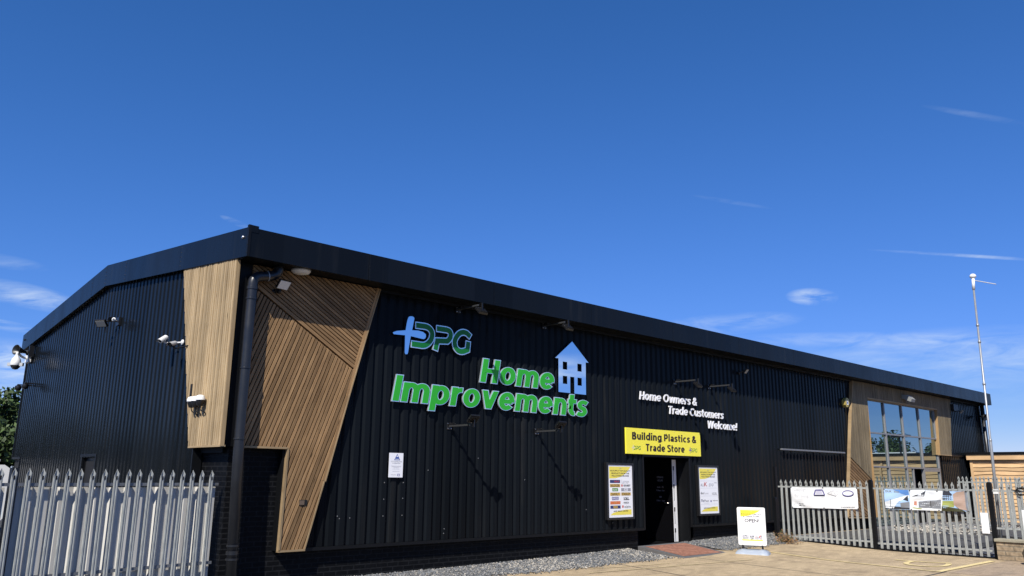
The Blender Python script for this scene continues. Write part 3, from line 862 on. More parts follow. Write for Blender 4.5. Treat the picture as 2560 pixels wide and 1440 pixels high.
# ------------------------------------------------------------------ the warehouse
XE, YE = 34.40, 13.3
Z0, ZF, ZT = .555, 4.955, 5.42          # cladding foot, fascia foot, fascia top
RY, RZ = 6.60, 6.13                     # ridge
def gtop(y):
    return RZ - (RZ - ZT) * abs(y - RY) / (RY + .5)
bld = thing('warehouse', 'long low black clad warehouse with timber panels and a deep dark fascia', 'warehouse')
PH = -.0925
OPX0, OPX1, OPZ = 10.24, 12.06, 2.17
WX0, WX1 = 22.3, 29.5
for run in (((.42, 1.03, 2.12, ZF), (1.03, OPX0, Z0, ZF), (OPX0, OPX1, OPZ, ZF), (OPX1, 20.55, Z0, ZF), (20.55, 21.7, .45, ZF)), ((30.0, XE - .12, 2.70, ZF),), ((29.2, XE - .12, .3, 2.64),)):
    mb = MB()
    for u0, u1, z0, z1 in run: corrugated(mb, u0, u1, z0, z1, WALL, PH)
    mb.build('wall_cladding', CLAD, bld)
mb = MB()
corrugated(mb, .98, 6.12, 0, lambda y: gtop(y) - .40, GABLE, .03, 0, .55)
corrugated(mb, 6.12, 6.97, 1.98, lambda y: gtop(y) - .40, GABLE, .03, 0, .55)
corrugated(mb, 6.97, 12.55, 0, lambda y: gtop(y) - .40, GABLE, .03, 0, .55)
corrugated(mb, 12.55, YE, 2.03, lambda y: gtop(y) - .40, GABLE, .03, 0, .55)
mb.build('gable_cladding', CLAD, bld)
SCREW = mat('screw_dull', (.25, .25, .25), .5, metal=.5)
for x, z in ((2.96, 1.0), (3.36, 1.0), (2.96, 1.28), (3.36, 1.29), (2.96, 1.56), (3.36, 1.56), (2.10, .98), (2.30, .985), (2.06, 1.02), (4.31, .74), (4.30, .66), (9.08, .70), (8.2, 1.0), (6.35, 1.62), (3.9, 1.78), (5.1, 2.02), (12.9, .78), (3.31, 3.93)):
    mb = MB(); mb.lathe((x, -.001, z), [(.010, 0), (.009, .005), (.001, .007)], (0, -1, 0), 8)
    mb.build('screw', SCREW, bld)
# dark core walls added behind the sheets, unseen, to keep light from leaking in
mb = MB()
def inner(x0, x1, z0, z1): mb.box((x0, .06, z0), (x1, .10, z1))
inner(1.036, OPX0 - .02, .56, 5.2); inner(.1, 1.036, 2.1, 5.2); inner(OPX0 - .02, OPX1 + .02, OPZ + .02, 5.2); inner(OPX1 + .02, 22.6, .56, 5.2); inner(22.6, 29.6, 4.45, 5.2); inner(29.6, XE, .1, 5.2)
def poly_gable(mb, x, a, b, z0):
    ys_ = [y for y in (a, RY, b) if a <= y <= b]
    mb.face([(x, a, z0), (x, b, z0)] + [(x, y, gtop(y) - .3) for y in reversed(ys_)])
poly_gable(mb, .06, 1.0, 6.10, 0); poly_gable(mb, .06, 6.98, YE, 0); poly_gable(mb, .06, 0.1, 1.0, 2.0); poly_gable(mb, .06, 6.10, 6.98, 1.98); mb.box((.06, 6.1, -.1), (.08, 6.98, .7))
mb.box((XE - .06, .1, 0), (XE - .02, YE, 5.2)); mb.box((.06, YE - .06, 0), (XE, YE - .02, 5.2))
mb.build('dark_core', DARK, bld)
mb = MB(); mb.box((.3, .3, .08), (XE - .1, YE - .1, .10)); mb.build('floor', DARK, bld)
# roof
mb = MB()
for ya, yb in ((-.44, RY), (RY, 13.64)):
    mb.face([(-.06, ya, gtop(ya) - .06), (XE + .02, ya, gtop(ya) - .06), (XE + .02, yb, gtop(yb) - .06), (-.06, yb, gtop(yb) - .06)])
mb.build('roof', FASC, bld)
# front fascia in panels with open seams, plus the corner cap
mb = MB()
seams = [-.075, 2.10, 5.00, 7.88, 10.9, 13.9, 16.9, 19.9, 22.9, 25.9, 28.9, 31.9, 33.95]
for a, b in zip(seams, seams[1:]):
    mb.box((a + .004, -.50, ZF), (b - .004, -.47, ZT))
mb.box((-.08, -.486, ZF + .002), (33.97, -.46, ZT - .004))
mb.box((-.086, -.506, ZT - .075), (.058, -.468, ZT + .038))
for x in seams[1:-1]:
    for z in (ZF + .05, ZF + .24, ZT - .04):
        mb.lathe((x + .03, -.5, z), [(0, .007), (.007, .004), (.009, 0)], (0, -1, 0), 8, 1)
mb.build('fascia', [FASC, TRIM], bld)
mb = MB()
mb.box((33.96, -.508, ZF - .03), (34.44, -.462, ZT - .005))
mb.box((34.40, -.462, ZF - .03), (34.44, 13.6, ZT - .005))
mb.build('fascia_end_cap', mat('fascia_green_black', (.014, .017, .014), .45, var=.2), bld)
# gable fascia following the slope
mb = MB()
gs = [-.50, 2.30, 5.27, RY, 7.55, 10.6, 13.71]
for a, b in zip(gs, gs[1:]):
    q = [(a + .003, gtop(a) - .468), (b - .003, gtop(b) - .468), (b - .003, gtop(b)), (a + .003, gtop(a))]
    mb.prism(q, GABLE, .075, .10)
q = [(-.49, gtop(-.49) - .46), (RY, gtop(RY) - .46), (13.7, gtop(13.7) - .46), (13.7, gtop(13.7) - .005), (RY, gtop(RY) - .005), (-.49, gtop(-.49) - .005)]
mb.prism(q, GABLE, .06, .078)
for y in gs[1:-1]:
    for k in range(5):
        mb.lathe((-.10, y + .05 * (1 if y > 3 else -1), gtop(y) - .06 - k * .085), [(0, .006), (.008, .004), (.011, 0)], (-1, 0, 0), 8, 1)
mb.box((-.104, -.507, ZF - .004), (-.060, -.455, ZT + .04), 1)
for k in range(4):
    mb.lathe((-.104, -.485, ZF + .05 + k * .13), [(0, .006), (.007, .004), (.009, 0)], (-1, 0, 0), 8, 1)
mb.lathe((-.10, -.32, ZT - .13), [(0, .03), (.018, .026), (.028, .012), (.03, 0)], (-1, 0, 0), 10, 2)
mb.lathe((-.10, 13.45, ZT - .16), [(0, .03), (.018, .026), (.028, .012), (.03, 0)], (-1, 0, 0), 10, 1)
mb.build('gable_fascia', [FASC, TRIM, STEEL], bld)
# soffits and saw-tooth flashing fillers
mb = MB()
mb.box((-.06, -.46, ZF + .012), (XE, .07, ZF + .03))
mb.box((.42, -.075, ZF - .05), (XE - .1, -.004, ZF + .008))
for ya, yb in ((-.45, RY), (RY, 13.6)):
    v = [(-.075, ya, gtop(ya) - .44), (-.075, yb, gtop(yb) - .44), (.06, yb, gtop(yb) - .44), (.06, ya, gtop(ya) - .44)]
    mb.face(v)
y = 2.2
while y < 13.2:
    z = gtop(y) - .47
    mb.face([(-.012, y - .05, z + .05), (-.012, y + .05, z + .05), (-.012, y, z - .02)])
    y += .2
mb.build('soffit', TRIM, bld)
# cladding trims: foot drip, openings, corner flashings
def flash(*boxes, name='flashing', m=TRIM):
    mb = MB()
    for q in boxes: mb.box(*q)
    mb.build(name, m, bld)
for a, b in ((1.48, OPX0 - .055), (OPX1 + .05, 20.5)): flash(((a, -.022, Z0 - .055), (b, .065, Z0 - .003)))
flash(((OPX0 - .055, -.014, Z0 - .05), (OPX0 + .0, .30, OPZ + .0)), ((OPX0 - .055, -.016, OPZ), (OPX1 + .05, .30, OPZ + .07)), ((OPX1, -.014, Z0 - .05), (OPX1 + .05, .30, OPZ)), name='door_surround')
flash(((-.035, -.045, 2.09), (.42, .05, ZF + .01)))              # plain corner strip beside the drainpipe
flash(((.985, -.03, .53), (1.034, .098, 2.10)))                    # side of the leg over the brick recess
flash(((-.06, .935, 0), (.09, .975, 2.10)))                        # end of the gable sheets
flash(((-.012, 6.03, 2.0), (.07, 7.12, 2.055)), ((-.012, 6.03, .7), (.07, 6.10, 2.0)), ((-.012, 6.98, .7), (.07, 7.06, 2.0)), name='window_surround')
flash(((-.014, 12.45, 2.0), (.07, YE + .03, 2.055)), ((-.012, 12.47, 0), (.07, 12.54, 2.0)))
flash(((XE - .13, -.03, .3), (XE + .01, .10, ZF)))
flash(((-.02, YE - .02, 2.05), (.06, YE + .03, 5.0)))
flash(((30.0, -.03, 2.63), (XE - .13, .05, 2.705)))
flash(((16.24, -.03, .0), (16.33, .06, 2.02)), name='conduit')
# painted brick plinth, recess and corner pier
flash(((.46, .10, -.3), (10.09, .30, Z0 - .01)), ((.46, .10, Z0 - .01), (1.034, .30, 2.095)), ((.11, .0, -.3), (.46, .9, 2.094)), ((.11, .9, -.3), (.2, 1.0, 2.09)), name='brick_plinth', m=BRICKB)
flash(((12.30, .10, -.3), (22.6, .30, Z0 - .01)), name='brick_plinth', m=BRICKB)
flash(((.10, 12.56, -.3), (.16, YE, 2.03)), ((.1, YE - .25, -.3), (.3, YE, 2.03)), name='brick_plinth', m=BRICKB)
# small gable window
mb = MB(); mb.box((.07, 6.10, .7), (.09, 6.98, 1.99)); sw = mb.build('window', BLKPL, bld)
mb = MB(); mb.box((.062, 6.18, .78), (.069, 6.90, 1.92)); mb.build('pane', DARK, sw)

# timber: gable panel, pale upright battens with sloping sides
gp = [(-.115, 2.095), (1.10, 2.095), (2.11, gtop(2.11) - .468), (-.115, gtop(-.1) - .468)]
mb = MB()
mb.face([GABLE(u, v, .02) for u, v in gp])
mb.face([GABLE(u, v, .002) for u, v in [(-.11, 2.1), (1.09, 2.1), (2.10, 4.95), (-.11, 4.95)]])
mb.build('timber_backing', DARK, bld)
mb = MB()
slats(mb, gp, math.pi / 2, .072, .015, GABLE, .02, .080, 0, .005, .25)
board(mb, (-.115, 2.08), (1.10, 2.08), .028, GABLE, 0.0, .085)
o = mb.build('timber_panel', WOODG, bld)
mb = MB()
v = [(-.080, -.121, 2.09), (-.02, -.121, 2.09), (-.02, -.121, 4.93), (-.080, -.121, 4.93)]
mb.face(v, 0, [(0, 0), (0, .06), (2.8, .06), (2.8, 0)])
mb.face([(-.080, -.121, 2.09), (-.080, -.115, 2.09), (-.080, -.115, 4.93), (-.080, -.121, 4.93)], 0, [(0, 0), (0, .01), (2.8, .01), (2.8, 0)])
mb.face([(-.02, -.121, 2.09), (-.02, -.04, 2.09), (-.02, -.04, 4.93), (-.02, -.121, 4.93)], 0, [(0, 0), (0, .01), (2.8, .01), (2.8, 0)])
mb.build('timber_edge', WOODE, bld)
mb = MB(); mb.box((-.088, 1.165, 2.84), (-.07, 1.235, 3.11)); mb.build('vent', DARK, bld)
# timber: front corner panel, two fields of slanting slats around a cut-out
FT = [(.22, 2.09), (1.035, 2.09), (1.006, .53), (1.455, .53), (1.735, 1.58), (2.10, 2.98), (2.385, 4.05), (2.632, 4.95), (.22, 4.95)]
def below(p):   # the divider runs from (.28,4.60) to (2.17,3.47)
    return clip(p, -.598, -1, 4.768)
low = clip(FT, -.598, -1, 4.735); high = clip(FT, .598, 1, -4.800)
mb = MB()
mb.face([WALL(u, v, .030) for u, v in FT]); mb.face([WALL(u, v, .002) for u, v in FT])
mb.build('timber_backing', DARK, bld)
mb = MB()
slats(mb, low, math.atan2(2.35, .862), .0650, .0175, WALL, .030, .088)
slats(mb, high, math.atan2(-.605, 1.0), .0590, .0165, WALL, .030, .088)
mb.build('timber_panel', WOODF, bld)
mb = MB()
board(mb, (.24, 4.625), (2.20, 3.453), .052, WALL, .04, .092, 1, 1)
for a, b in (((1.735, 1.585), (2.09, 2.98)), ((2.09, 2.98), (2.37, 4.05)), ((2.37, 4.05), (2.612, 4.95))):
    board(mb, a, b, .05, WALL, .03, .093, 1, 1)
for a, b in (((1.455, .53), (1.735, 1.58)), ((1.752, 1.575), (2.11, 2.98)), ((2.11, 2.98), (2.392, 4.05)), ((2.392, 4.05), (2.638, 4.95))):
    board(mb, a, b, .022, WALL, 0.0, .100, 0, 1)
for a, b, sd in (((.22, 2.075), (1.035, 2.075), 1), ((1.028, 2.085), (.996, .53), 1), ((1.0, .512), (1.455, .512), 1)):
    board(mb, a, b, .03, WALL, 0.0, .101, 0, sd)
mb.build('timber_edge', [WOODE, WOODF], bld)
mb = MB()
mb.obox((1.37, -.090, 1.25), (1, 0, .0), (0, 1, 0), (0, 0, 1), .068, .006, .042)
mb.obox((1.345, -.098, 1.25), (1, 0, .0), (0, 1, 0), (0, 0, 1), .040, .008, .034, 1)
mb.build('vent', [DARK, mat('vent_brown', (.12, .085, .06), .7)], bld)
# timber surround of the big window
mb = MB()
surL = [(20.50, .51), (22.30, .46), (22.66, 4.43), (22.66, 4.94), (21.63, 4.94)]
diag = [(20.55, .55), (22.30, .50), (22.47, 1.66), (21.02, 2.36)]
surT = [(22.66, 4.44), (29.06, 4.44), (29.10, 4.94), (22.66, 4.94)]
surR = [(28.88, 2.66), (30.10, 2.66), (30.66, 4.94), (29.10, 4.94), (29.06, 4.44)]
mb.face([WALL(u, v, .05) for u, v in surL]); mb.face([WALL(u, v, .05) for u, v in surT]); mb.face([WALL(u, v, .05) for u, v in surR])
mb.build('timber_backing', DARK, bld)
mb = MB()
surL2 = [(20.99, 2.40), (22.475, 1.69), (22.66, 4.43), (22.66, 4.94), (21.63, 4.94)]
for q in (surL2, surT, surR):
    slats(mb, q, math.pi / 2, .075, .008, WALL, .05, .10, 0, .003, .12)
mb.build('timber_panel', WOODW, bld)
mb = MB()
slats(mb, diag, math.radians(-25.5), .098, .022, WALL, .05, .095)
mb.build('timber_panel', WOODF, bld)
mb = MB()
board(mb, (20.50, .51), (21.63, 4.94), .028, WALL, 0, .107, 0, 1)
board(mb, (20.50, .49), (22.30, .44), .04, WALL, 0, .107, 0, 1)
board(mb, (22.66, 4.40), (29.04, 4.40), .05, WALL, -.1, .107, 0, 1)
board(mb, (28.88, 2.64), (30.10, 2.64), .03, WALL, 0, .107, 0, 1)
# reveals
for x, x2, z0 in ((22.66, 22.66, .46), (28.875, 29.055, 2.66)):
    mb.face([(x, -.10, z0), (x, .06, z0), (x2, .06, 4.42), (x2, -.10, 4.42)], 1, [(0, 0), (0, .16), (2, .16), (2, 0)])
mb.build('timber_edge', [WOODE, wood('reveal', (.40, .26, .125), (.27, .16, .07), .1)], bld)
flash(((22.3, -.01, .1), (22.62, .3, 1.0))); flash(((28.99, .02, .1), (29.25, .12, 2.64)))
# the glazing
GX = [22.60, 24.23, 25.81, 27.39, 28.97]; GZ = [.14, 2.12, 3.27, 4.40]; GY = .05
mb = MB()
for x in GX: mb.box((x - .034, GY - .05, .1), (x + .034, GY + .06, 4.40))
for z in (2.12, 3.27, 4.40, .12): mb.box((GX[0], GY - .044, z - .026), (GX[-1], GY + .06, z + .026))
mb.box((26.36, GY - .04, .1), (26.41, GY + .05, 2.10)); mb.box((27.39, GY - .055, 2.0), (28.95, GY - .03, 2.09))
wf = mb.build('window_frame', FRAME, bld)
for i in range(4):
    for j in range(3):
        if (i, j) == (2, 0):
            x0, x1 = 25.81, 26.37
        else:
            x0, x1 = GX[i], GX[i + 1]
        mb = MB()
        a = random.uniform(-.0012, .0012) * (x1 - x0); b = random.uniform(-.0012, .0012)
        z0, z1 = GZ[j] + .03, GZ[j + 1] - .03
        x0 += .034; x1 -= .034
        mb.face([(x0, GY - a, z0), (x1, GY + a, z0), (x1, GY + a + b, z1), (x0, GY - a + b, z1)])
        mb.build('pane', GLASS, wf)
mb = MB(); mb.box((22.6, GY + .3, .05), (29.6, GY + .35, 4.5)); mb.build('dark_core', DARK, bld)  # black sheet in place of the shaded room behind the glazing

# doorway: lining, black box in place of the shaded room, open door, threshold
mb = MB()
mb.box((10.05, .30, .1), (10.25, 1.6, 2.3)); mb.box((12.06, .30, .1), (12.26, 1.6, 2.3)); mb.box((10.05, .30, 2.17), (12.26, 1.6, 2.3)); mb.box((10.05, 1.6, .1), (12.26, 1.65, 2.3))
mb.box((10.25, .1, .06), (12.06, 1.6, .135))
for x in (12.0, 12.05): mb.box((x, .02, .16), (x + .012, .28, 2.1))
mb.build('door_lining_dark_box', TRIM, bld)
dl = thing('door_leaf', 'tmp', 'tmp')
bpy.data.objects.remove(dl)
mb = MB()
DU = Vector((.08, .997, 0)); DN = Vector((-.997, .08, 0))      # the leaf stands open, edge towards the yard
D0 = Vector((11.87, .33, .15))
def DP(u, v, d): return D0 + DU * u + Vector((0, 0, v)) + DN * d
def dbox(mb, u0, u1, v0, v1, d0, d1, m=0):
    vs = [DP(u, v, d) for v in (v0, v1) for u, d in ((u0, d0), (u1, d0), (u1, d1), (u0, d1))]
    mb.raw(vs, [(3, 2, 1, 0), (4, 5, 6, 7), (0, 1, 5, 4), (1, 2, 6, 5), (2, 3, 7, 6), (3, 0, 4, 7)], m)
dbox(mb, 0, .9, 0, 1.98, -.035, .045, 0)
dbox(mb, .0, .012, 0, 1.98, -.10, -.037, 0)
dr_ = mb.build('door', [WHITE], bld)
mb = MB()
dbox(mb, .004, .9, 0.0, 1.98, .046, .052, 0)
fr = lambda u, v, d: DP(.55 - u + .1, v, .054 + d)
for w, z, wd in (('OPENING', 1.52, .22), ('HOURS', 1.44, .18), ('mon - fri', 1.28, .22), ('7.30am - 5pm', 1.19, .28), ('sat', 1.04, .08), ('7.30am - 12pm', .94, .28)):
    put_text(mb, w, fr, .25 - wd / 2, .25 + wd / 2, z, z + .05, .001, 1)
mb.build('door_glass', [DGLASS, INKG], dr_)
for z in (.22, .72, 1.28, 1.72):
    mb = MB(); dbox(mb, -.004, .0, z, z + .10, -.02, .022); dbox(mb, -.003, 0, z - .3, z, -.004, .008)
    mb.build('lock', BLKPL, dr_)
mb = MB()
mb.tube(bez_path([DP(.12, .92, .05), DP(.12, .92, .10), DP(.24, .92, .10)], .02), .011, 8)
mb.build('handle', STEEL, dr_)

# drainpipe on the corner
PX, PY, PR = .165, -.215, .080
mb = MB()
path = bez_path([(PX + .055, PY, -.05), (PX, PY, 2.2), (PX, PY, 4.72), (.56, PY, 4.80), (.60, PY, 5.02)], .13, 7)
mb.tube(path, PR, 20)
dp = mb.build('drainpipe', PIPE, bld, smooth=True)
for z, hh in ((4.53, .05), (4.36, .03), (3.27, .025), (2.20, .03), (.66, .035), (.56, .06), (.47, .035)):
    mb = MB(); x = PX + .055 * max(0, (2.2 - z) / 2.25)
    mb.lathe((x, PY, z - hh / 2), [(PR, 0), (PR + .010, .004), (PR + .010, hh - .004), (PR, hh)], (0, 0, 1), 20)
    smooth_angle(mb.build('collar', PIPE, dp))
mb = MB()
for z in (3.27, 2.20): mb.box((PX - .02, PY + PR - .01, z - .02), (PX + .02, -.04, z + .02))
mb.lathe((.40, PY, 4.765), [(.081, -.006), (.084, 0), (.081, .006)], (1, 0, .2), 20, 1)
mb.build('bracket', [PIPE, GREYPL], dp)
# black drainpipe on the far corner
mb = MB()
mb.tube([(XE - .02, -.13, -.1), (XE - .02, -.13, 4.95)], .085, 14)
mb.build('drainpipe', PIPE, bld, smooth=True)
# ------------------------------------------------------------------ signs on the front wall
OUTL = .0155
def letter_line(root, text, u0, u1, v0, cap, h, shear, face, rim=None, d=.035, th=.03, gap=.10, outline=OUTL):
    # rims are e wide in letter units
    """every letter a part of its sign: a rim plate with the coloured face as its sub-part"""
    for c, st, mp in letters(text, WALL, u0, u1, v0, cap, h, gap, shear):
        if rim:
            mb = MB(); e = outline / cap
            draw_letter(mb, st, mp, h + e, d, d + th, 0, 1, e * QA, e)
            L = mb.build('letter', rim, root)
            mb = MB(); draw_letter(mb, st, mp, h, d + th, d + th + .006, 0, 0)
            mb.build('letter_face', face, L)
        else:
            mb = MB(); draw_letter(mb, st, mp, h, d, d + th, 0, 0)
            mb.build('letter', face, root)
PLUS = [(3.287, 4.532), (3.316, 4.55), (3.366, 4.557), (3.406, 4.548), (3.418, 4.525), (3.378, 4.297), (3.517, 4.309), (3.629, 4.297), (3.692, 4.263), (3.7, 4.223), (3.685, 4.184), (3.65, 4.164), (3.604, 4.165), (3.353, 4.184), (3.304, 3.869), (3.291, 3.842), (3.247, 3.837), (3.231, 3.865), (3.224, 4.184), (2.979, 4.173), (2.956, 4.188), (2.958, 4.207), (3.038, 4.241), (3.231, 4.278), (3.249, 4.403), (3.265, 4.479)]
DD = [(3.473, 4.405), (3.665, 4.41), (3.747, 4.4), (3.811, 4.362), (3.846, 4.308), (3.847, 4.241), (3.824, 4.172), (3.77, 4.107), (3.7, 4.061), (3.63, 4.045), (3.39, 4.045)]
PP = [(3.96, 4.407), (4.177, 4.411), (4.252, 4.398), (4.292, 4.356), (4.294, 4.297), (4.269, 4.243), (4.217, 4.194), (4.154, 4.174), (3.977, 4.172), (3.938, 3.997)]
GG = [(4.787, 4.354), (4.702, 4.408), (4.612, 4.419), (4.525, 4.39), (4.45, 4.321), (4.404, 4.233), (4.401, 4.173), (4.425, 4.099), (4.481, 4.05), (4.558, 4.033), (4.635, 4.046), (4.725, 4.086), (4.74, 4.244)]
def smooth_line(p, keep_ends=1, n=4):
    return [p[0]] + catmull(p[keep_ends:len(p) - keep_ends], n) + [p[-1]]
LOGO = [smooth_line(DD), smooth_line(PP[:-2]) [:-1] + PP[-2:], smooth_line(GG[:-1]) + [GG[-1]]]
r = thing('logo_sign', 'dark green letters DPG with a polished silver plus, high on the black wall', 'sign', (3.9, 0, 4.2))
mb = MB(); mb.prism(PLUS, WALL, .04, .065); mb.build('plus_emblem', MIRR, r)
for i, s_ in enumerate(LOGO):
    mb = MB(); stroke_solid(mb, s_, .068, WALL, .034, .056, 0, 1, False, .020); L = mb.build('letter', [MIRE, MIRE], r)
    mb = MB(); stroke_solid(mb, s_, .048, WALL, .056, .062); mb.build('letter_face', GREEND, L)
r = thing('letter_sign', 'large green letters with silver rims reading Home Improvements', 'sign', (5.6, 0, 3.4))
letter_line(r, 'Home', 5.062, 7.110, 3.492, .462, .124, .179, GREEN, [MIRE, MIRE])
letter_line(r, 'Improvements', 3.008, 8.165, 2.982, .462, .124, .172, GREEN, [MIRE, MIRE])
# house emblem, one plate with four windows and a door cut out
mb = MB()
hx = [7.285, 7.420, 7.560, 7.655, 7.787, 7.891, 8.030, 8.168]; hz = [3.463, 3.650, 3.822, 3.963, 4.133, 4.188]
def hole(i, j):
    return (i in (1, 5) and j in (1, 3)) or (i == 3 and j in (0, 1))
for i in range(7):
    for j in range(5):
        if hole(i, j): continue
        mb.face([WALL(hx[i], hz[j], .065), WALL(hx[i + 1], hz[j], .065), WALL(hx[i + 1], hz[j + 1], .065), WALL(hx[i], hz[j + 1], .065)])
        for di, dj, a, b in ((-1, 0, (i, j), (i, j + 1)), (1, 0, (i + 1, j), (i + 1, j + 1)), (0, -1, (i, j), (i + 1, j))):
            ii, jj = i + di, j + dj
            if ii < 0 or ii > 6 or jj < 0 or hole(ii, jj):
                mb.face([WALL(hx[a[0]], hz[a[1]], .065), WALL(hx[b[0]], hz[b[1]], .065), WALL(hx[b[0]], hz[b[1]], .035), WALL(hx[a[0]], hz[a[1]], .035)])
        if hole(i, j + 1):
            mb.face([WALL(hx[i], hz[j + 1], .065), WALL(hx[i + 1], hz[j + 1], .065), WALL(hx[i + 1], hz[j + 1], .035), WALL(hx[i], hz[j + 1], .035)])
mb.prism([(7.183, 4.188), (8.262, 4.188), (7.726, 4.609)], WALL, .035, .065)
tag(mb.build('house_emblem', MIRR), 'polished silver house shape with four windows and a door, above the green letters', 'emblem')
r = thing('letter_sign', 'white letters in three lines reading Home Owners & Trade Customers Welcome!', 'sign', (12.2, 0, 3.3))
for w, a, b, z in (('Home Owners &', 10.10, 12.465, 3.504), ('Trade Customers', 11.225, 13.69, 3.228), ('Welcome!', 12.915, 14.325, 2.952)):
    letter_line(r, w, a, b, z, .196, .112, .166, WLET, None, .03, .016, .10)

# yellow banner board over the door
r = thing('yellow_sign', 'yellow board over the doorway reading Building Plastics & Trade Store', 'sign', (11.05, 0, 2.5))
mb = MB(); mb.box((9.556, -.050, 2.222), (12.550, -.012, 2.816)); mb.build('board', YEL, r)
mb = MB()
for w, a, b, z in (('Building Plastics &', 9.77, 12.352, 2.550), ('Trade Store', 10.275, 11.845, 2.296)):
    for c, st, mp in letters(w, WALL, a, b, z, .170, .134, .12, .03):
        draw_letter(mb, st, mp, .134, .0505, .0520)
mb.build('lettering', INKB, r)
mb = MB()
for u0, u1, m1 in ((9.74, 10.095, 1), (12.015, 12.40, 2)):
    sc = (u1 - u0) / (4.83 - 2.956); v0 = 2.312
    for s_ in LOGO:
        stroke_solid(mb, [(u0 + (p[0] - 2.956) * sc, v0 + (p[1] - 3.98) * sc * 1.05) for p in s_], .0085, WALL, .0505, .0518, 0, 0)
    mb.face([WALL(u0 + (p[0] - 2.956) * sc * .95, v0 + (p[1] - 3.98) * sc * 1.05, .0512) for p in PLUS], m1)
mb.build('logo', [INKGR, mat('print_pale', (.66, .62, .44), .5), INKPU], r)
mb = MB()
for x in (9.605, 10.243, 10.65, 11.043, 11.441, 11.843, 12.50):
    for z in (2.783, 2.255): mb.lathe((x, -.05, z), [(.008, 0), (.007, .004), (.0001, .005)], (0, -1, 0), 8)
mb.build('screw', GREYPL, r)

# CCTV notice
r = thing('notice', 'small white surveillance notice with a blue triangle, screwed to the black wall', 'sign', (3.16, 0, 1.85))
fr = FR((3.013, -.036, 1.650), (1, 0, 0))
mb = MB(); mb.box((3.013, -.036, 1.650), (3.313, -.032, 2.070)); mb.build('plate', PAPER, r)
mb = MB()
tri = [(.105, .295), (.235, .295), (.17, .405)]
mb.face([fr(*p, .001) for p in tri], 0); mb.face([fr(*p, .002) for p in [(.125, .306), (.215, .306), (.17, .384)]], 3)
rect(mb, fr, .135, .205, .318, .352, .003, 0)
put_text(mb, 'CCTV SURVEILLANCE', fr, .04, .275, .262, .282, .001, 1); put_text(mb, 'IN OPERATION', fr, .075, .24, .232, .252, .001, 1)
for z, a, b in ((.192, .04, .265), (.178, .06, .25), (.163, .10, .21), (.14, .08, .23), (.10, .08, .23)): rect(mb, fr, a, b, z, z + .006, .001, 2)
put_text(mb, 'Protected by', fr, .05, .165, .035, .052, .001, 1); rect(mb, fr, .185, .24, .022, .062, .001, 4); rect(mb, fr, .193, .232, .030, .050, .002, 3)
mb.build('printed_notice', [INKBL, INKG, INKL, PAPER, INKPU], r)

# two poster cases beside the door
def poster_case(u0, u1, label):
    r = thing('poster_case', label, 'poster', ((u0 + u1) / 2, 0, 1.4), 'poster cases beside the door')
    mb = MB()
    mb.box((u0 + .03, -.07, .79), (u1 - .03, -.004, 1.98))
    for a, b in (((u0, -.088, .765), (u0 + .055, -.002, 2.005)), ((u1 - .055, -.088, .765), (u1, -.002, 2.005)), ((u0 + .055, -.088, .765), (u1 - .055, -.002, .815)), ((u0 + .055, -.088, 1.955), (u1 - .055, -.002, 2.005))):
        mb.cbox(a, b, .006)
    mb.build('frame', BLKPL, r)
    for z in (1.05, 1.72):
        mb = MB(); mb.lathe((u1, -.06, z), [(.012, 0), (.012, .016), (.002, .018)], (1, 0, 0), 10); mb.build('lock', STEEL, r)
    mb = MB(); mb.box((u0 + .055, -.074, .815), (u1 - .055, -.0715, 1.955)); mb.build('poster', PAPER, r)
    return r, FR((u0 + .055, -.074, .815), (1, 0, 0)), u1 - u0 - .11
PM = [YELP, INK, INKG, INKL, INKNV, INKRD, INKOC, INKGR, INKOR, PAPER, INKPU]
def poster_head(mb, fr, w, H=1.14):
    q = [(.04, .74), (.30, .745), (.52, .775), (.72, .84), (.88, .93), (.93, .97), (.04, .97)]
    mb.face([fr(x * w, z * H, .001) for x, z in q], 0)
    put_text(mb, 'DPG', fr, .45 * w, .55 * w, .925 * H, .945 * H, .002, 2)
    for t, a, b, z in (('WE SUPPLY TOP QUALITY', .07, .93, .872), ('PRODUCTS FROM THE', .13, .87, .825), ('FOLLOWING BRANDS', .14, .86, .778)):
        put_text(mb, t, fr, a * w, b * w, z * H, (z + .030) * H, .002, 1)
    mb.face([fr(x * w, z * H, .001) for x, z in [(.06, .045), (.94, .045), (.94, .145), (.70, .145), (.40, .115), (.18, .09)]], 0)
    put_text(mb, 'AND MANY MORE!', fr, .19 * w, .80 * w, .105 * H, .132 * H, .002, 1)
r, fr, w = poster_case(8.810, 9.765, 'black framed poster of coloured brand panels, the one left of the open doorway')
H = 1.14
mb = MB(); poster_head(mb, fr, w)
def cell(k, col, bgm, text=None, tm=1, tb=None, inset=0.0, a=.1, b=.9, hgt=.5):
    zc = (.684, .605, .526, .442, .360, .278, .196)[k]
    x0, x1 = ((.065, .485), (.525, .925))[col]
    x0 += inset; x1 -= inset
    if bgm is not None: rect(mb, fr, x0 * w, x1 * w, (zc - .03) * H, (zc + .03) * H, .001, bgm)
    if tb is not None: rect(mb, fr, (x0 + (x1 - x0) * .3) * w, (x0 + (x1 - x0) * .7) * w, (zc - .022) * H, (zc + .022) * H, .0015, tb)
    if text: put_text(mb, text, fr, (x0 + (x1 - x0) * a) * w, (x0 + (x1 - x0) * b) * w, (zc - .03 * hgt) * H, (zc + .03 * hgt) * H, .002, tm)
cell(0, 0, 4, 'ABUS', 5, None, 0, .4, .9); cell(0, 1, None, 'Larsen', 3, None, 0, .05, .85, 1.3)
cell(1, 0, 6, 'BULLDOZER', 1, None, 0, .06, .94, .8); cell(1, 1, None, 'MONUMENT', 1, None, 0, .25, .97, .7); rect(mb, fr, .53 * w, .59 * w, .585 * H, .628 * H, .001, 5)
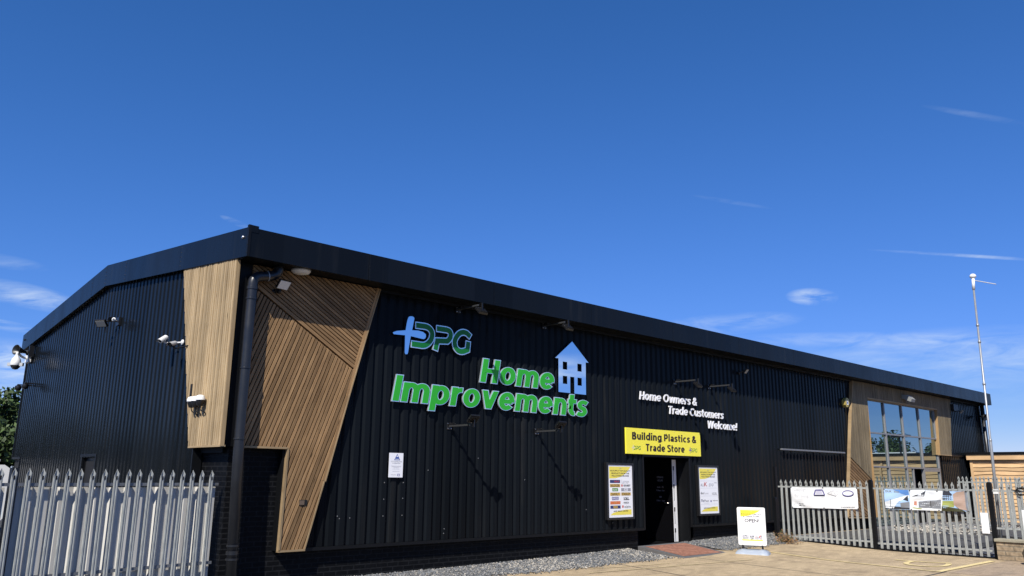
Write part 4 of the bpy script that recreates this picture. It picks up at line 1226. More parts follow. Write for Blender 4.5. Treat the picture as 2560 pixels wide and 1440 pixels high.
cell(2, 0, 7, 'bond', 9, None, .09, .1, .8); cell(2, 1, 2, 'SIKA', 1, 9, 0, .34, .66)
cell(3, 0, 6, 'DeWALT', 1, None, 0, .12, .88, .9); cell(3, 1, 6, 'STANLEY', 1, None, 0, .04, .96, .9)
cell(4, 0, 10, 'RAWLPLUG', 9, None, .07, .05, .95, .7); cell(4, 1, None, 'FATMAX', 1, None, .08, .05, .95, .8); rect(mb, fr, .62 * w, .86 * w, .325 * H, .338 * H, .001, 1)
cell(5, 0, 8, 'D', 6, None, 0, .42, .58); cell(5, 1, None, 'MORRISON', 1, None, .08, .05, .95, .5); rect(mb, fr, .63 * w, .85 * w, .252 * H, .260 * H, .001, 3)
cell(6, 0, 4, 'DGS', 1, 6, 0, .34, .66); cell(6, 1, None, 'WÜRTH', 1, None, 0, .28, .95, .8); rect(mb, fr, .55 * w, .61 * w, .18 * H, .225 * H, .001, 5)
mb.build('printed_poster', PM, r)
r, fr, w = poster_case(12.322, 13.275, 'black framed poster of sparse grey logos, the one right of the open doorway')
mb = MB(); poster_head(mb, fr, w)
for t, a, b, z, hh, m in (('ALU', .07, .27, .585, .062, 2), ('K', .27, .42, .585, .09, 5), ('gap', .50, .78, .575, .075, 3), ('duo', .06, .22, .415, .055, 1), ('fuse', .23, .47, .415, .045, 3), ('KEDEL', .66, .93, .40, .05, 2), ('Flo', .08, .22, .25, .06, 4), ('Plast', .23, .48, .25, .05, 2), ('FREEFOAM', .68, .94, .262, .025, 2), ('drywall', .22, .48, .215, .014, 3)):
    put_text(mb, t, fr, a * w, b * w, z * H, (z + hh) * H, .002, m)
rect(mb, fr, .80 * w, .94 * w, .655 * H, .668 * H, .001, 2); rect(mb, fr, .56 * w, .62 * w, .245 * H, .285 * H, .001, 10)
for z in (.70, .545, .375, .20): rect(mb, fr, .05 * w, .95 * w, z * H, (z + .004) * H, .001, 3)
mb.build('printed_poster', PM, r)

# ------------------------------------------------------------------ lamps and cameras
def arm_floodlight(x, z, down, label, group, L=.62):
    r = thing('floodlight', label, 'floodlight', (x, 0, z), group)
    mb = MB()
    mb.cbox((x - .055, -.012, z - .065), (x + .055, .0, z + .065), .004)
    for dx in (-.038, .038):
        for dz in (-.045, .045): mb.lathe((x + dx, -.012, z + dz), [(.011, 0), (.010, .009), (.001, .011)], (0, -1, 0), 8, 1)
    mb.obox((x, -.06, z + .03), (0, 1, .3), (1, 0, 0), (0, -.3, 1), .05, .006, .03)
    mb.build('wall_plate', [BLKPL, STEEL], r)
    mb = MB(); mb.cbox((x - .016, -L, z - .016), (x + .016, -.012, z + .016), .003); mb.build('arm', mat('arm_grey', (.035, .036, .038), .45) if 'arm_grey' not in bpy.data.materials else bpy.data.materials['arm_grey'], r)
    sg = -1 if down else 1
    # head tips back towards the wall
    c = Vector((x + .03, -L - .05, z + sg * .115)); nrm = Vector((.05, .52, sg * -.0 + sg * .55 * 1)).normalized()
    up = Vector((0, -nrm.z, nrm.y)).normalized(); ux = Vector((1, 0, 0))
    mb = MB()
    mb.obox(c, ux, up, nrm, .105, .085, .020)
    for k in range(-4, 5): mb.obox(c - nrm * .028 + ux * k * .021, ux, up, nrm, .004, .07, .010)
    mb.obox(c + up * .0 - nrm * .02 - Vector((0, 0, sg * .07)), ux, (0, 1, 0), (0, 0, 1), .012, .02, .07)
    mb.tube([c - ux * .118, c + ux * .118], .012, 8)
    mb.obox(c - up * sg * .082, ux, up, nrm, .03, .006, .022, 1)
    hd = mb.build('lamp_head', [BLKPL, GREYPL], r)
    mb = MB(); mb.obox(c + nrm * .0215, ux, up, nrm, .092, .072, .0015); mb.build('lamp_glass', LENS, hd)
    mb = MB(); mb.tube(bez_path([(x + .02, -.015, z + .03), (x + .02, -.09, z + .07), (x + .018, -.2, z + .02), (x + .018, -L, z + .018)], .05), .006, 6); mb.build('cable', BLKPL, r)
G1 = 'floodlights on arms around the signs'
arm_floodlight(4.361, 2.595, False, 'floodlight on an arm below the green letters, nearer the white notice', G1)
arm_floodlight(6.682, 2.596, False, 'floodlight on an arm below the green letters, nearer the poster case', G1)
arm_floodlight(4.505, 4.860, True, 'floodlight hanging under the fascia above the green DPG logo', G1)
arm_floodlight(6.905, 4.860, True, 'floodlight hanging under the fascia above the silver house emblem', G1)
arm_floodlight(11.593, 4.044, True, 'floodlight on an arm right above the words Home Owners', G1)
arm_floodlight(13.128, 4.047, True, 'floodlight on an arm above the words Trade Customers', G1)
def panel_light(c, nrm, w, h, label, wall_pt, name='floodlight', group=None, glow=LENS, body=BLKPL, sensor=True):
    c = Vector(c); nrm = Vector(nrm).normalized(); wall_pt = Vector(wall_pt)
    r = thing(name, label, 'floodlight', wall_pt, group)
    ux = Vector((0, 0, 1)).cross(nrm).normalized(); up = nrm.cross(ux)
    mb = MB(); mb.obox(c, ux, up, nrm, w / 2, h / 2, .018); mb.obox(c - nrm * .025, ux, up, nrm, w / 3, h / 3, .012)
    hd = mb.build('lamp_head', body, r)
    mb = MB(); mb.obox(c + nrm * .0195, ux, up, nrm, w / 2 - .012, h / 2 - .012, .0015); mb.build('lamp_glass', glow, hd)
    mb = MB(); mb.tube([c - nrm * .03, wall_pt], .014, 8)
    mb.lathe(wall_pt, [(.045, 0), (.04, .02), (.001, .024)], (c - wall_pt), 12)
    mb.build('bracket', body, r)
    if sensor:
        mb = MB(); s = c - up * (h / 2 + .045) - nrm * .02
        mb.lathe(s + up * .03, [(.012, 0), (.035, .02), (.035, .055), (.02, .075), (.001, .078)], -up, 14)
        smooth_angle(mb.build('sensor', body, r))
panel_light((.66, -.27, 4.665), (.15, -.75, -.62), .22, .17, 'white square floodlight with a black sensor on the brown slats beside the drainpipe', (.60, -.09, 4.57), glow=mat('lamp_glass_white', (.72, .70, .66), .3))
panel_light((14.72, -.19, 4.60), (.15, -.72, -.66), .17, .15, 'small white faced floodlight high on the black wall under the fascia', (14.62, -.02, 4.55), sensor=False)
panel_light((31.30, -.27, 4.46), (.1, -.7, -.7), .22, .17, 'floodlight with pale face at the far right end of the wall', (31.2, -.02, 4.52), sensor=False)
mb = MB()
for k in range(5): mb.cbox((30.55 + k * .11, -.24, 4.46 + .0 * k), (30.63 + k * .11, -.06, 4.74), .008)
mb.box((30.5, -.06, 4.72), (31.2, -.02, 4.78))
tag(mb.build('equipment_bracket', BLKPL), 'black ribbed equipment on a bracket under the eaves at the far right end', 'bracket')
mb = MB(); mb.lathe((33.9, -.12, 4.44), [(.03, 0), (.05, .12), (.13, .24), (.15, .30), (.14, .305), (.05, .18)], (-.3, -.85, -.25), 18)
hr = mb.build('horn_speaker', BLKPL, smooth=True); tag(hr, 'black horn loudspeaker on the far right corner of the building', 'loudspeaker')
# bulkhead light over the big window
r = thing('bulkhead_light', 'grey wedge shaped light on the timber lintel over the big window', 'lamp', (25.7, -.1, 4.66))
mb = MB()
mb.prism([(-.10, .12), (-.10, -.02), (-.42, -.16), (-.46, -.06), (-.30, .10)], lambda u, v, d: Vector((25.62 + d, u, 4.64 + v)), 0, .36)
mb.build('lamp_body', mat('bulkhead_grey', (.24, .245, .24), .45), r)
mb = MB(); mb.face([(25.64, -.125, 4.612), (25.96, -.125, 4.612), (25.96, -.405, 4.49), (25.64, -.405, 4.49)]); mb.build('lamp_glass', LENS, r)
# soffit disc light
r = thing('soffit_light', 'round white light on the underside of the eaves near the drainpipe', 'lamp', (.965, -.24, 4.95))
mb = MB(); mb.lathe((.965, -.24, 4.960), [(.155, 0), (.155, .018), (.13, .045), (.07, .062), (.001, .066)], (0, 0, -1), 28); smooth_angle(mb.build('diffuser', WHITE, r))
mb = MB(); mb.lathe((.965, -.24, 4.965), [(.162, 0), (.162, .016), (.156, .02)], (0, 0, -1), 28); mb.build('rim', GREYPL, r)
# alarm box
r = thing('alarm_box', 'yellow alarm bell box beside the timber window surround', 'alarm box', (21.0, 0, 4.15))
mb = MB()
hexa = [(20.98, 4.00), (21.10, 4.03), (21.20, 4.15), (21.16, 4.29), (21.02, 4.32), (20.90, 4.22), (20.89, 4.08)]
mb.prism(hexa, WALL, 0, .12); mb.build('case', mat('alarm_yellow', (.40, .31, .08), .45), r)
mb = MB(); rect(mb, WALL, 21.0, 21.12, 4.09, 4.22, .122, 0); rect(mb, WALL, 21.02, 21.10, 4.12, 4.19, .123, 1); mb.build('badge', [PAPER, INKBL], r)
# strip light trough on the wall
r = thing('strip_light', 'long thin grey strip light fixed low on the black wall left of the window', 'strip light', (18.6, 0, 2.51))
mb = MB(); mb.cbox((16.58, -.115, 2.492), (20.60, -.045, 2.542), .008); mb.build('channel', mat('channel_grey', (.15, .155, .165), .4), r)
for k in range(9):
    mb = MB(); mb.box((16.8 + k * .45, -.05, 2.48), (16.86 + k * .45, .0, 2.535)); mb.build('bracket', BLKPL, r)
# gable wall cameras
def bullet_camera(c, axis_, L, R, label, mount, body, hood):
    c = Vector(c); ax = Vector(axis_).normalized()
    r = thing('security_camera', label, 'camera', mount)
    mb = MB(); mb.lathe(c, [(.001, 0), (R * .75, .0), (R * .8, .01), (R * .8, L * .9), (R * .6, L), (.001, L)], -ax, 16); smooth_angle(mb.build('camera_body', body, r))
    mb = MB(); mb.lathe(c + ax * .004, [(.001, 0), (R * .45, 0), (R * .45, .004)], -ax, 14); mb.build('lens', DGLASS, r)
    ux = ax.cross(Vector((0, 0, 1))).normalized(); up = ux.cross(ax)
    mb = MB(); n = 8
    for k in range(n):
        a0 = math.radians(10 + 160 * k / n); a1 = math.radians(10 + 160 * (k + 1) / n)
        q = [c + ax * e + (ux * math.cos(a) + up * math.sin(a)) * R for e, a in ((.05, a0), (.05, a1), (-L, a1), (-L, a0))]
        mb.face(q)
    for s_ in (-1, 1):
        mb.face([c + ax * e + ux * s_ * R * .985 + up * z for e, z in ((.05, .17 * R), (-L, .17 * R), (-L, -.3 * R), (.02, -.3 * R))])
    mb.build('hood', hood, r)
    mb = MB(); m_ = Vector(mount)
    mb.tube(bez_path([c - ax * L * .7 - up * R * .6, c - ax * L * .7 - up * R * 1.6, m_ + Vector((-.05, 0, -.01)), m_], .04), .013, 8)
    mb.lathe(m_, [(.048, 0), (.044, .018), (.001, .022)], (-1, 0, 0), 14)
    mb.build('bracket', body, r)
bullet_camera((-.30, 2.24, 3.915), (-.66, -.62, -.46), .20, .050, 'white bullet camera on the dark gable wall beside the pale timber', (-.01, 1.98, 3.90), WHITE, WHITE)
bullet_camera((-.30, 1.74, 3.795), (-.66, -.68, -.26), .17, .050, 'black bullet camera on the dark gable wall, touching the pale timber', (-.01, 1.50, 3.80), BLKPL, mat('hood_grey', (.45, .46, .48), .35))
r = thing('floodlight', 'floodlight with a tilted pale face high on the dark gable wall', 'floodlight', (-.02, 5.9, 4.75))
mb = MB(); ux = Vector((.62, -.78, 0)); nr = Vector((-.55, -.50, -.68)).normalized(); ux = ux - nr * ux.dot(nr); ux.normalize(); up = nr.cross(ux)
c = Vector((-.30, 5.80, 4.70)); mb.obox(c, ux, up, nr, .115, .085, .022); hd = mb.build('lamp_head', BLKPL, r)
mb = MB(); mb.obox(c + nr * .024, ux, up, nr, .10, .07, .002); mb.build('lamp_glass', LENS, hd)
mb = MB(); mb.lathe((-.20, 5.58, 4.76), [(.001, 0), (.04, .01), (.05, .05), (.03, .08)], (-.4, -.8, .1), 12); mb.lathe((-.16, 5.42, 4.74), [(.001, 0), (.035, .01), (.04, .05), (.02, .07)], (-.5, -.7, 0), 12, 1)
mb.build('sensor', [BLKPL, WHITE], r)
mb = MB(); mb.tube([(-.30, 5.95, 4.74), (-.16, 5.75, 4.76), (-.005, 5.6, 4.76)], .02, 8); mb.box((-.05, 5.52, 4.66), (-.005, 5.68, 4.83)); mb.tube([(-.2, 5.82, 4.70), (-.19, 5.80, 4.52)], .008, 6); mb.build('bracket', BLKPL, r)
# three hooded sensors on the pale timber
for k, (y, z) in enumerate(((.905, 2.830), (.75, 2.828), (.57, 2.836))):
    r = thing('dome_sensor', ('leftmost', 'middle', 'rightmost')[k] + ' of three white capped sensors in a row on the pale timber', 'sensor', (-.08, y, z), 'sensors in a row on the pale timber')
    mb = MB(); mb.lathe((-.17, y, z), [(.075, -.03), (.075, 0), (.06, .035), (.03, .05), (.001, .053)], (0, 0, 1), 16); smooth_angle(mb.build('cap', WHITE, r))
    mb = MB(); mb.lathe((-.17, y, z - .032), [(.062, 0), (.062, .03), (.04, .09), (.001, .10)], (0, 0, -1), 14); mb.box((-.17, y - .03, z - .09), (-.078, y + .03, z - .03)); smooth_angle(mb.build('housing', BLKPL, r))
    mb = MB(); mb.tube(bez_path([(-.17, y, z - .13), (-.16, y - .01, z - .19), (-.10, y - .05, z - .21), (-.08, y - .05, z - .26)], .03), .009, 6); mb.build('cable', BLKPL, r)
# far corner: dome camera, horn, twin lamps
r = thing('dome_camera', 'big white rotating dome camera hanging off the far left corner', 'camera', (-.05, 13.2, 4.7))
cx, cy, cz = -.42, 12.50, 4.47
mb = MB(); mb.lathe((cx, cy, cz), [(.035, .24), (.05, .20), (.10, .13), (.125, .04), (.125, -.015), (.115, -.045)], (0, 0, 1), 22); smooth_angle(mb.build('housing', WHITE, r), 50)
mb = MB(); mb.lathe((cx, cy, cz - .045), [(.115, 0), (.105, .045), (.06, .10), (.001, .115)], (0, 0, -1), 20); mb.build('dome', mat('dome_smoke', (.03, .03, .035), .1), r, smooth=True)
mb = MB(); mb.obox((cx - .12, cy + .10, cz - .02), (1, -.8, 0), (.8, 1, 0), (0, 0, 1), .04, .04, .042); mb.obox((cx + .12, cy - .10, cz - .02), (1, -.8, 0), (.8, 1, 0), (0, 0, 1), .04, .04, .042); mb.build('lamp', GREYPL, r)
mb = MB(); mb.tube(bez_path([(cx, cy, cz + .22), (cx, cy, cz + .30), (-.25, 12.8, cz + .24), (-.02, 13.0, cz + .20)], .06), .032, 12); mb.cbox((-.10, 12.75, cz + .10), (-.015, 13.1, cz + .34), .01); mb.build('arm', WHITE, r)
r = thing('horn_speaker', 'black horn loudspeaker at the far left corner above the white dome camera', 'loudspeaker', (-.05, 12.9, 4.82))
mb = MB(); mb.lathe((-.16, 12.75, 4.83), [(.04, 0), (.048, .08), (.07, .18), (.125, .29), (.14, .32), (.128, .322), (.05, .16), (.001, .14)], (-.86, -.45, .08), 20); mb.build('horn', BLKPL, r, smooth=True)
mb = MB(); mb.lathe((-.16, 12.75, 4.83), [(.001, -.10), (.075, -.10), (.08, -.02), (.05, .01)], (-.86, .05, .08), 16); mb.box((-.14, 12.55, 4.70), (-.02, 12.62, 5.0)); mb.build('driver', BLKPL, r)
for k, (x, y, z) in enumerate(((-.32, 12.30, 3.82), (-.22, 12.02, 3.85))):
    r = thing('dome_camera', ('outer of two small black dome cameras at the far left corner', 'inner of two small black dome cameras at the far left corner')[k], 'camera', (-.02, y, z), 'black dome cameras at the far left corner')
    mb = MB(); mb.lathe((x, y, z), [(.035, .07), (.075, .05), (.082, 0), (.07, -.045), (.035, -.07), (.001, -.078)], (0, 0, 1), 18); smooth_angle(mb.build('dome', BLKPL, r), 50)
    mb = MB(); mb.cbox((x - .03, y - .04, z + .068), (-.01, y + .04, z + .10), .006); mb.build('arm', BLKPL, r)

# ------------------------------------------------------------------ palisade fences
def pale_mesh(h, name='pale', w=.031):
    """W-section pale, base at z = 0, three-pointed head, facing -y"""
    me_ = MB()
    pr = [(-w, .015), (-w * .82, .002), (-w * .40, .0), (0, .007), (w * .40, .0), (w * .82, .002), (w, .015)]
    tops = [h - .085, h - .06, h - .030, h, h - .030, h - .06, h - .085]
    sh = [(-.006, -.012), (-.003, -.008), (0, 0), (0, 0), (0, 0), (.003, -.008), (.006, -.012)]
    n = len(pr)
    for i in range(n - 1):
        a, b = pr[i], pr[i + 1]
        za, zb = h - .13, h - .13
        me_.face([(a[0], a[1], 0), (b[0], b[1], 0), (b[0], b[1], zb), (a[0], a[1], za)])
        me_.face([(a[0], a[1], za), (b[0], b[1], zb), (b[0] + sh[i + 1][0], b[1] + sh[i + 1][1], tops[i + 1]), (a[0] + sh[i][0], a[1] + sh[i][1], tops[i])])
    me_.obox((0, .004, h - .115), (1, 0, 0), (0, 1, 0), (0, 0, 1), .009, .006, .022, 1)
    o = me_.build(name, [GALV, DARK])
    so_ = o.modifiers.new('thickness', 'SOLIDIFY'); so_.thickness = .003; so_.offset = 0
    return o
def place_pales(root, proto, pts, rz):
    for i, p in enumerate(pts):
        o = proto if i == 0 else proto.copy()
        if i: COL.objects.link(o)
        o.parent = root
        o.location = Vector(p) - wpos(root)
        o.rotation_euler = (random.uniform(-.007, .007), random.uniform(-.008, .008), rz + random.uniform(-.05, .05))
# near fence, left
FA = math.radians(8.5); FD = Vector((math.cos(FA), math.sin(FA), 0)); FN = Vector((FD.y, -FD.x, 0)); FP = Vector((-.12, 0, 0))
def FEN(s, z, d=0.0): return FP + FD * s + Vector((0, 0, z)) + FN * d
nf = thing('palisade_fence', 'galvanised palisade fence backed with grey sheeting beside the building corner', 'fence', (-1.6, -.25, 0))
proto = pale_mesh(1.66)
place_pales(nf, proto, [FEN(-3.447 + .1572 * k, .075, .012) for k in range(23)], FA)
RAILG = mat('rail_grey', (.16, .165, .17), .5, metal=.3, var=.2, vscale=8)
for z in (.40, 1.513):
    for a, b in ((-4.2, -2.70), (-2.62, .135)):
        mb = MB(); v = [FEN(s, zz, d) for zz in (z, z + .040) for s, d in ((a, -.006), (b, -.006), (b, -.044), (a, -.044))]
        mb.raw(v, [(3, 2, 1, 0), (4, 5, 6, 7), (0, 1, 5, 4), (1, 2, 6, 5), (2, 3, 7, 6), (3, 0, 4, 7)])
        mb.build('rail', RAILG, nf)
mb = MB()
for s in (-2.66,):
    v = [FEN(s + ds, zz, d) for zz in (0, 1.735) for ds, d in ((-.042, -.002), (.042, -.002), (.042, -.085), (-.042, -.085))]
    mb.raw(v, [(3, 2, 1, 0), (4, 5, 6, 7), (0, 1, 5, 4), (1, 2, 6, 5), (2, 3, 7, 6), (3, 0, 4, 7)])
mb.build('post', BLKPL, nf)
# sheeting in lengths, deep trapezoid ribs, slightly uneven
s0 = -4.2
for a, b, dz, dd in ((-4.2, -2.72, .0, .0), (-2.60, -1.72, .004, -.006), (-1.74, -.86, -.004, .004), (-.88, .135, .0, -.004)):
    mb = MB(); s = a; st = 0
    prof = [(0, 0), (.085, 0), (.105, .03), (.185, .03), (.205, 0)]
    k = 0; seq = []
    while a + k * .205 < b:
        for u, d in prof[:-1]: seq.append((a + k * .205 + u + random.uniform(-.004, .004), d + random.uniform(-.002, .002)))
        k += 1
    seq = [q for q in seq if q[0] < b] + [(b, 0)]
    for (u0, d0), (u1, d1) in zip(seq, seq[1:]):
        mb.face([FEN(u0, .06, -.098 + d0 + dd), FEN(u1, .06, -.098 + d1 + dd), FEN(u1, 1.497 + dz, -.098 + d1 + dd), FEN(u0, 1.497 + dz, -.098 + d0 + dd)])
    mb.build('sheeting', SHEET, nf)

# gates on the right, black posts, banners
GXX = 15.42
def gate(label, ys_, ztop, zbot, rails, extra):
    r = thing('palisade_gate', label, 'gate', (GXX, sum(ys_) / len(ys_), 0), 'palisade gate leaves beside the shop')
    h = ztop - zbot
    pr = pale_mesh(h)
    place_pales(r, pr, [(GXX, y, zbot + (ys_[-1] - y) / (ys_[-1] - ys_[0]) * 0 + random.uniform(-.004, .004)) for y in ys_], -math.pi / 2)
    for z in rails:
        mb = MB(); mb.box((GXX + .018, ys_[-1] - .09, z - .02), (GXX + .058, ys_[0] + .10, z + .02)); mb.build('rail', GALV, r)
    mb = MB()
    for z in extra:
        mb.box((GXX + .02, ys_[-1] - .09, z - .016), (GXX + .06, ys_[0] + .10, z + .016))
    mb.build('track_beam', BLKPL, r)
    return r
y1 = [-.63 - .1455 * k for k in range(17)]; y2 = [-3.205 - .147 * k for k in range(17)]
gate('galvanised palisade gate leaf carrying the plain white banner', y1, 1.675, .045, (1.480, .195), (.085,))
gate('galvanised palisade gate leaf carrying the photo banner', y2, 1.658, .020, (1.475, .165), (.075,))
mb = MB()
P = [(GXX + .03, y) for y in (-.9, -1.5, -2.2, -3.0, -4.5, -5.8, -7.5, -9.5)]
for (xa, a), (xb, b) in zip(P, P[1:]):
    mb.raw([(xa + dx, y, G(xa, y) + z) for y in (a, b) for dx, z in ((-.05, -.02), (.05, -.02), (.05, .035), (-.05, .035))], [(0, 4, 5, 1), (1, 5, 6, 2), (2, 6, 7, 3), (3, 7, 4, 0)])
tag(mb.build('gate_track', TRIM), 'black steel sliding track on the concrete under the gates', 'track')
for y, zt, w, lab in ((-3.065, 1.69, .045, 'black square gate post between the two gate leaves'), (-5.74, 1.662, .05, 'black gate post with rounded top beside the stone wall'), (-.42, 1.2, .04, 'short black gate post in shadow against the black wall')):
    mb = MB(); mb.box((GXX - .03, y - w, -.05), (GXX + .06, y + w, zt - .05))
    mb.prism([(-w, 0), (w, 0), (w * .85, .03), (w * .4, .05), (-w * .4, .05), (-w * .85, .03)], lambda u, v, d, y=y, zt=zt: Vector((GXX + d, y + u, zt - .05 + v)), -.03, .06)
    tag(mb.build('gate_post', TRIM), lab, 'post', 'black gate posts')
def banner_point(y0, y1, zt, zb, X, sag, wr, ph):
    def f(u, v, d=0.0):          # u 0..1 left to right, v 0..1 bottom to top
        y = y0 + (y1 - y0) * u
        t0, t1 = zt; b0, b1 = zb
        top = t0 + (t1 - t0) * u - sag * math.sin(math.pi * ((u * 2) % 1)) * .5; bot = b0 + (b1 - b0) * u
        z = bot + (top - bot) * v
        dx = wr * (math.sin(9 * u + 5 * v + ph) * .6 + math.sin(21 * u - 12 * v + ph * 2) * .4 + 1.2 * max(0, math.sin(3.2 * (u * 1.8 + v) + ph)) ** 6)
        return Vector((X + dx - d, y, z))
    return f
def sheet(mb, f, u0, u1, v0, v1, d, m=0, nu=40, nv=12):
    for i in range(nu):
        for j in range(nv):
            a = u0 + (u1 - u0) * i / nu; b = u0 + (u1 - u0) * (i + 1) / nu; c = v0 + (v1 - v0) * j / nv; e = v0 + (v1 - v0) * (j + 1) / nv
            mb.face([f(a, c, d), f(b, c, d), f(b, e, d), f(a, e, d)], m)
def poly_sheet(mb, f, poly, d, m):
    """a patch of print on the banner, cut into small cells that follow its folds"""
    us = [p[0] for p in poly]; n = max(1, int((max(us) - min(us)) / .02))
    for i in range(n):
        a = min(us) + (max(us) - min(us)) * i / n; b = min(us) + (max(us) - min(us)) * (i + 1) / n
        q = clip(clip(poly, 1, 0, -a), -1, 0, b)
        if len(q) > 2:
            v0 = min(p[1] for p in q); v1 = max(p[1] for p in q); m_ = max(1, int((v1 - v0) / .08))
            for j in range(m_):
                r_ = clip(clip(q, 0, 1, -(v0 + (v1 - v0) * j / m_)), 0, -1, v0 + (v1 - v0) * (j + 1) / m_)
                if len(r_) > 2 and area(r_) > 1e-7: mb.face([f(x, y, d) for x, y in r_], m)
def line_sheet(mb, f, pts, w, d, m, asp=1.0):
    for a, b in zip(pts, pts[1:]):
        dx, dy = (b[0] - a[0]) * asp, b[1] - a[1]; L = math.hypot(dx, dy) or 1; nx_, ny_ = -dy / L * w / asp, dx / L * w
        poly_sheet(mb, f, [(a[0] - nx_, a[1] - ny_), (b[0] - nx_, b[1] - ny_), (b[0] + nx_, b[1] + ny_), (a[0] + nx_, a[1] + ny_)], d, m)
# white banner
r = thing('banner', 'creased white banner with three rooflight drawings tied to the gate', 'banner', (GXX, -1.85, 1.2))
f = banner_point(-.94, -2.73, (1.477, 1.487), (.940, .962), GXX - .045, .02, .012, .6)
mb = MB(); sheet(mb, f, 0, 1, 0, 1, 0); mb.build('banner_sheet', BANNER, r, smooth=True)
mb = MB()
INKFAINT = mat('ink_faint', (.55, .56, .58), .5)
put_text(mb, 'Daylight', f, .055, .27, .76, .97, .003, 0); put_text(mb, 'for living', f, .055, .275, .46, .67, .003, 0)
put_text(mb, 'Brett', f, .115, .185, .16, .235, .003, 1); put_text(mb, 'Martin', f, .112, .21, .075, .15, .003, 1)
line_sheet(mb, f, [(.08, .23), (.10, .23), (.10, .09)], .010, .003, 2, 3.4); line_sheet(mb, f, [(.03, .10), (.05, .20)], .008, .003, 2, 3.4)
put_text(mb, 'brettmartin.com', f, .75, .95, .055, .115, .003, 1)
asp = 3.4
q = [(.355, .62), (.52, .62), (.49, .87), (.385, .87)]
line_sheet(mb, f, q + [q[0]], .030, .003, 3, asp); line_sheet(mb, f, [(.355, .60), (.52, .60)], .028, .0035, 1, asp)
poly_sheet(mb, f, [(.385, .68), (.49, .68), (.475, .83), (.395, .83)], .003, 4)
q = [(.565, .72), (.655, .88), (.745, .80), (.69, .60), (.565, .72)]
line_sheet(mb, f, q, .011, .003, 2, asp); line_sheet(mb, f, [(.655, .88), (.69, .60)], .008, .003, 2, asp); line_sheet(mb, f, [(.655, .86), (.62, .70)], .008, .003, 2, asp); line_sheet(mb, f, [(.565, .70), (.69, .58)], .008, .003, 1, asp)
el = [(.865 + .078 * math.cos(t * math.pi / 12), .74 + .125 * math.sin(t * math.pi / 12)) for t in range(25)]
line_sheet(mb, f, el, .022, .003, 3, asp); line_sheet(mb, f, [(p[0], p[1] - .035) for p in el[12:]], .016, .0035, 1, asp)
for t, a in (('flat glass', .41), ('roof lantern', .61), ('round glass', .81)): put_text(mb, t, f, a, a + .10, .49, .53, .003, 2)
mb.build('printed_banner', [INKFAINT, INK, INKL, INKPU, mat('ink_lilac', (.55, .54, .66), .5)], r)
mb = MB()
for u in (.005, .5, .995):
    for v in (.02, .98): p = f(u, v, .004); mb.lathe(p, [(.016, 0), (.012, .005), (.006, .004)], (-1, 0, 0), 10); mb.tube([p, p + Vector((.05, .015, .02 if v > .5 else -.015))], .004, 5)
mb.build('eyelet', BLKPL, r)
# photo banner
r = thing('banner', 'creased photo banner of modern houses with blue sky tied to the gate', 'banner', (GXX, -4.3, 1.2))
f = banner_point(-3.40, -5.27, (1.473, 1.452), (.990, .995), GXX - .045, .025, .016, 2.1)
BM = [mat('print_sky', (.36, .52, .74), .4), mat('print_sky_deep', (.10, .25, .60), .4), mat('print_cloud', (.74, .78, .82), .4), mat('print_dark', (.035, .037, .045), .4), mat('print_grey', (.20, .21, .23), .4),
      mat('print_white', (.70, .71, .70), .4), mat('print_grass', (.30, .33, .09), .4), mat('print_brown', (.42, .30, .24), .45, var=.15, vscale=40, stretch=(1, .3, 3)), mat('print_foliage', (.05, .05, .02), .4), mat('print_skin', (.5, .22, .15), .4)]
mb = MB(); sheet(mb, f, 0, 1, 0, 1, 0, 0); mb.build('banner_sheet', BM[:1], r, smooth=True)
mb = MB()
P_ = lambda poly, m, d=.003: poly_sheet(mb, f, poly, d, m)
P_([(.12, 1), (.31, 1), (.31, .70), (.22, .80)], 1); P_([(0, .35), (.20, .62), (.31, .75), (.31, .60), (.18, .42), (.10, .02), (0, .02)], 2, .0035)
P_([(.0, .02), (.31, .02), (.31, .12), (.0, .16)], 3, .004)
line_sheet(mb, f, [(.07, .12), (.075, .50)], .012, .0045, 3, 3.7)
for z in (.3, .36, .42): line_sheet(mb, f, [(.02, z - .03), (.20, z + .02)], .005, .0045, 4, 3.7)
P_([(.16, .62), (.30, .42), (.295, .72), (.235, .52)], 3, .005); P_([(.20, .10), (.31, .10), (.31, .40), (.20, .34)], 4, .0045)
P_([(.31, .0), (.685, .0), (.71, 1), (.325, 1)], 2, .0055)
P_([(.34, .66), (.50, .90), (.525, .98), (.50, .68), (.44, .70)], 3, .006); P_([(.33, .44), (.70, .58), (.70, .66), (.34, .55)], 5, .006)
P_([(.42, .10), (.685, .10), (.695, .56), (.42, .42)], 4, .0062); P_([(.56, .12), (.565, .48), (.575, .48), (.57, .12)], 3, .0066); P_([(.36, .24), (.40, .22), (.40, .44), (.37, .44)], 9, .0066)
P_([(.31, 0), (.69, 0), (.69, .09), (.33, .13)], 5, .0068); P_([(.33, .10), (.50, .02), (.52, .06), (.36, .14)], 6, .0072)
P_([(.685, .0), (.70, 0), (.725, 1), (.71, 1)], 5, .0074)
P_([(.70, 0), (.86, 0), (.86, 1), (.725, 1)], 0, .0076); P_([(.715, .55), (.725, 1), (.80, 1), (.83, .85), (.83, .55)], 3, .008); P_([(.72, .60), (.83, .60), (.83, .78), (.72, .78)], 0, .0084)
for k in range(4): P_([(.735 + .025 * k, .56), (.741 + .025 * k, .56), (.741 + .025 * k, .8), (.735 + .025 * k, .8)], 3, .0088)
P_([(.70, .2), (.84, .2), (.84, .52), (.71, .50)], 6, .0086); P_([(.69, .0), (.97, .0), (.90, .14), (.70, .24)], 8, .009)
P_([(.84, .30), (.84, .84), (.89, .97), (.975, 1), (.985, .05), (.90, .12)], 7, .0094); P_([(.975, 0), (1, 0), (1, 1), (.975, 1)], 4, .0098)
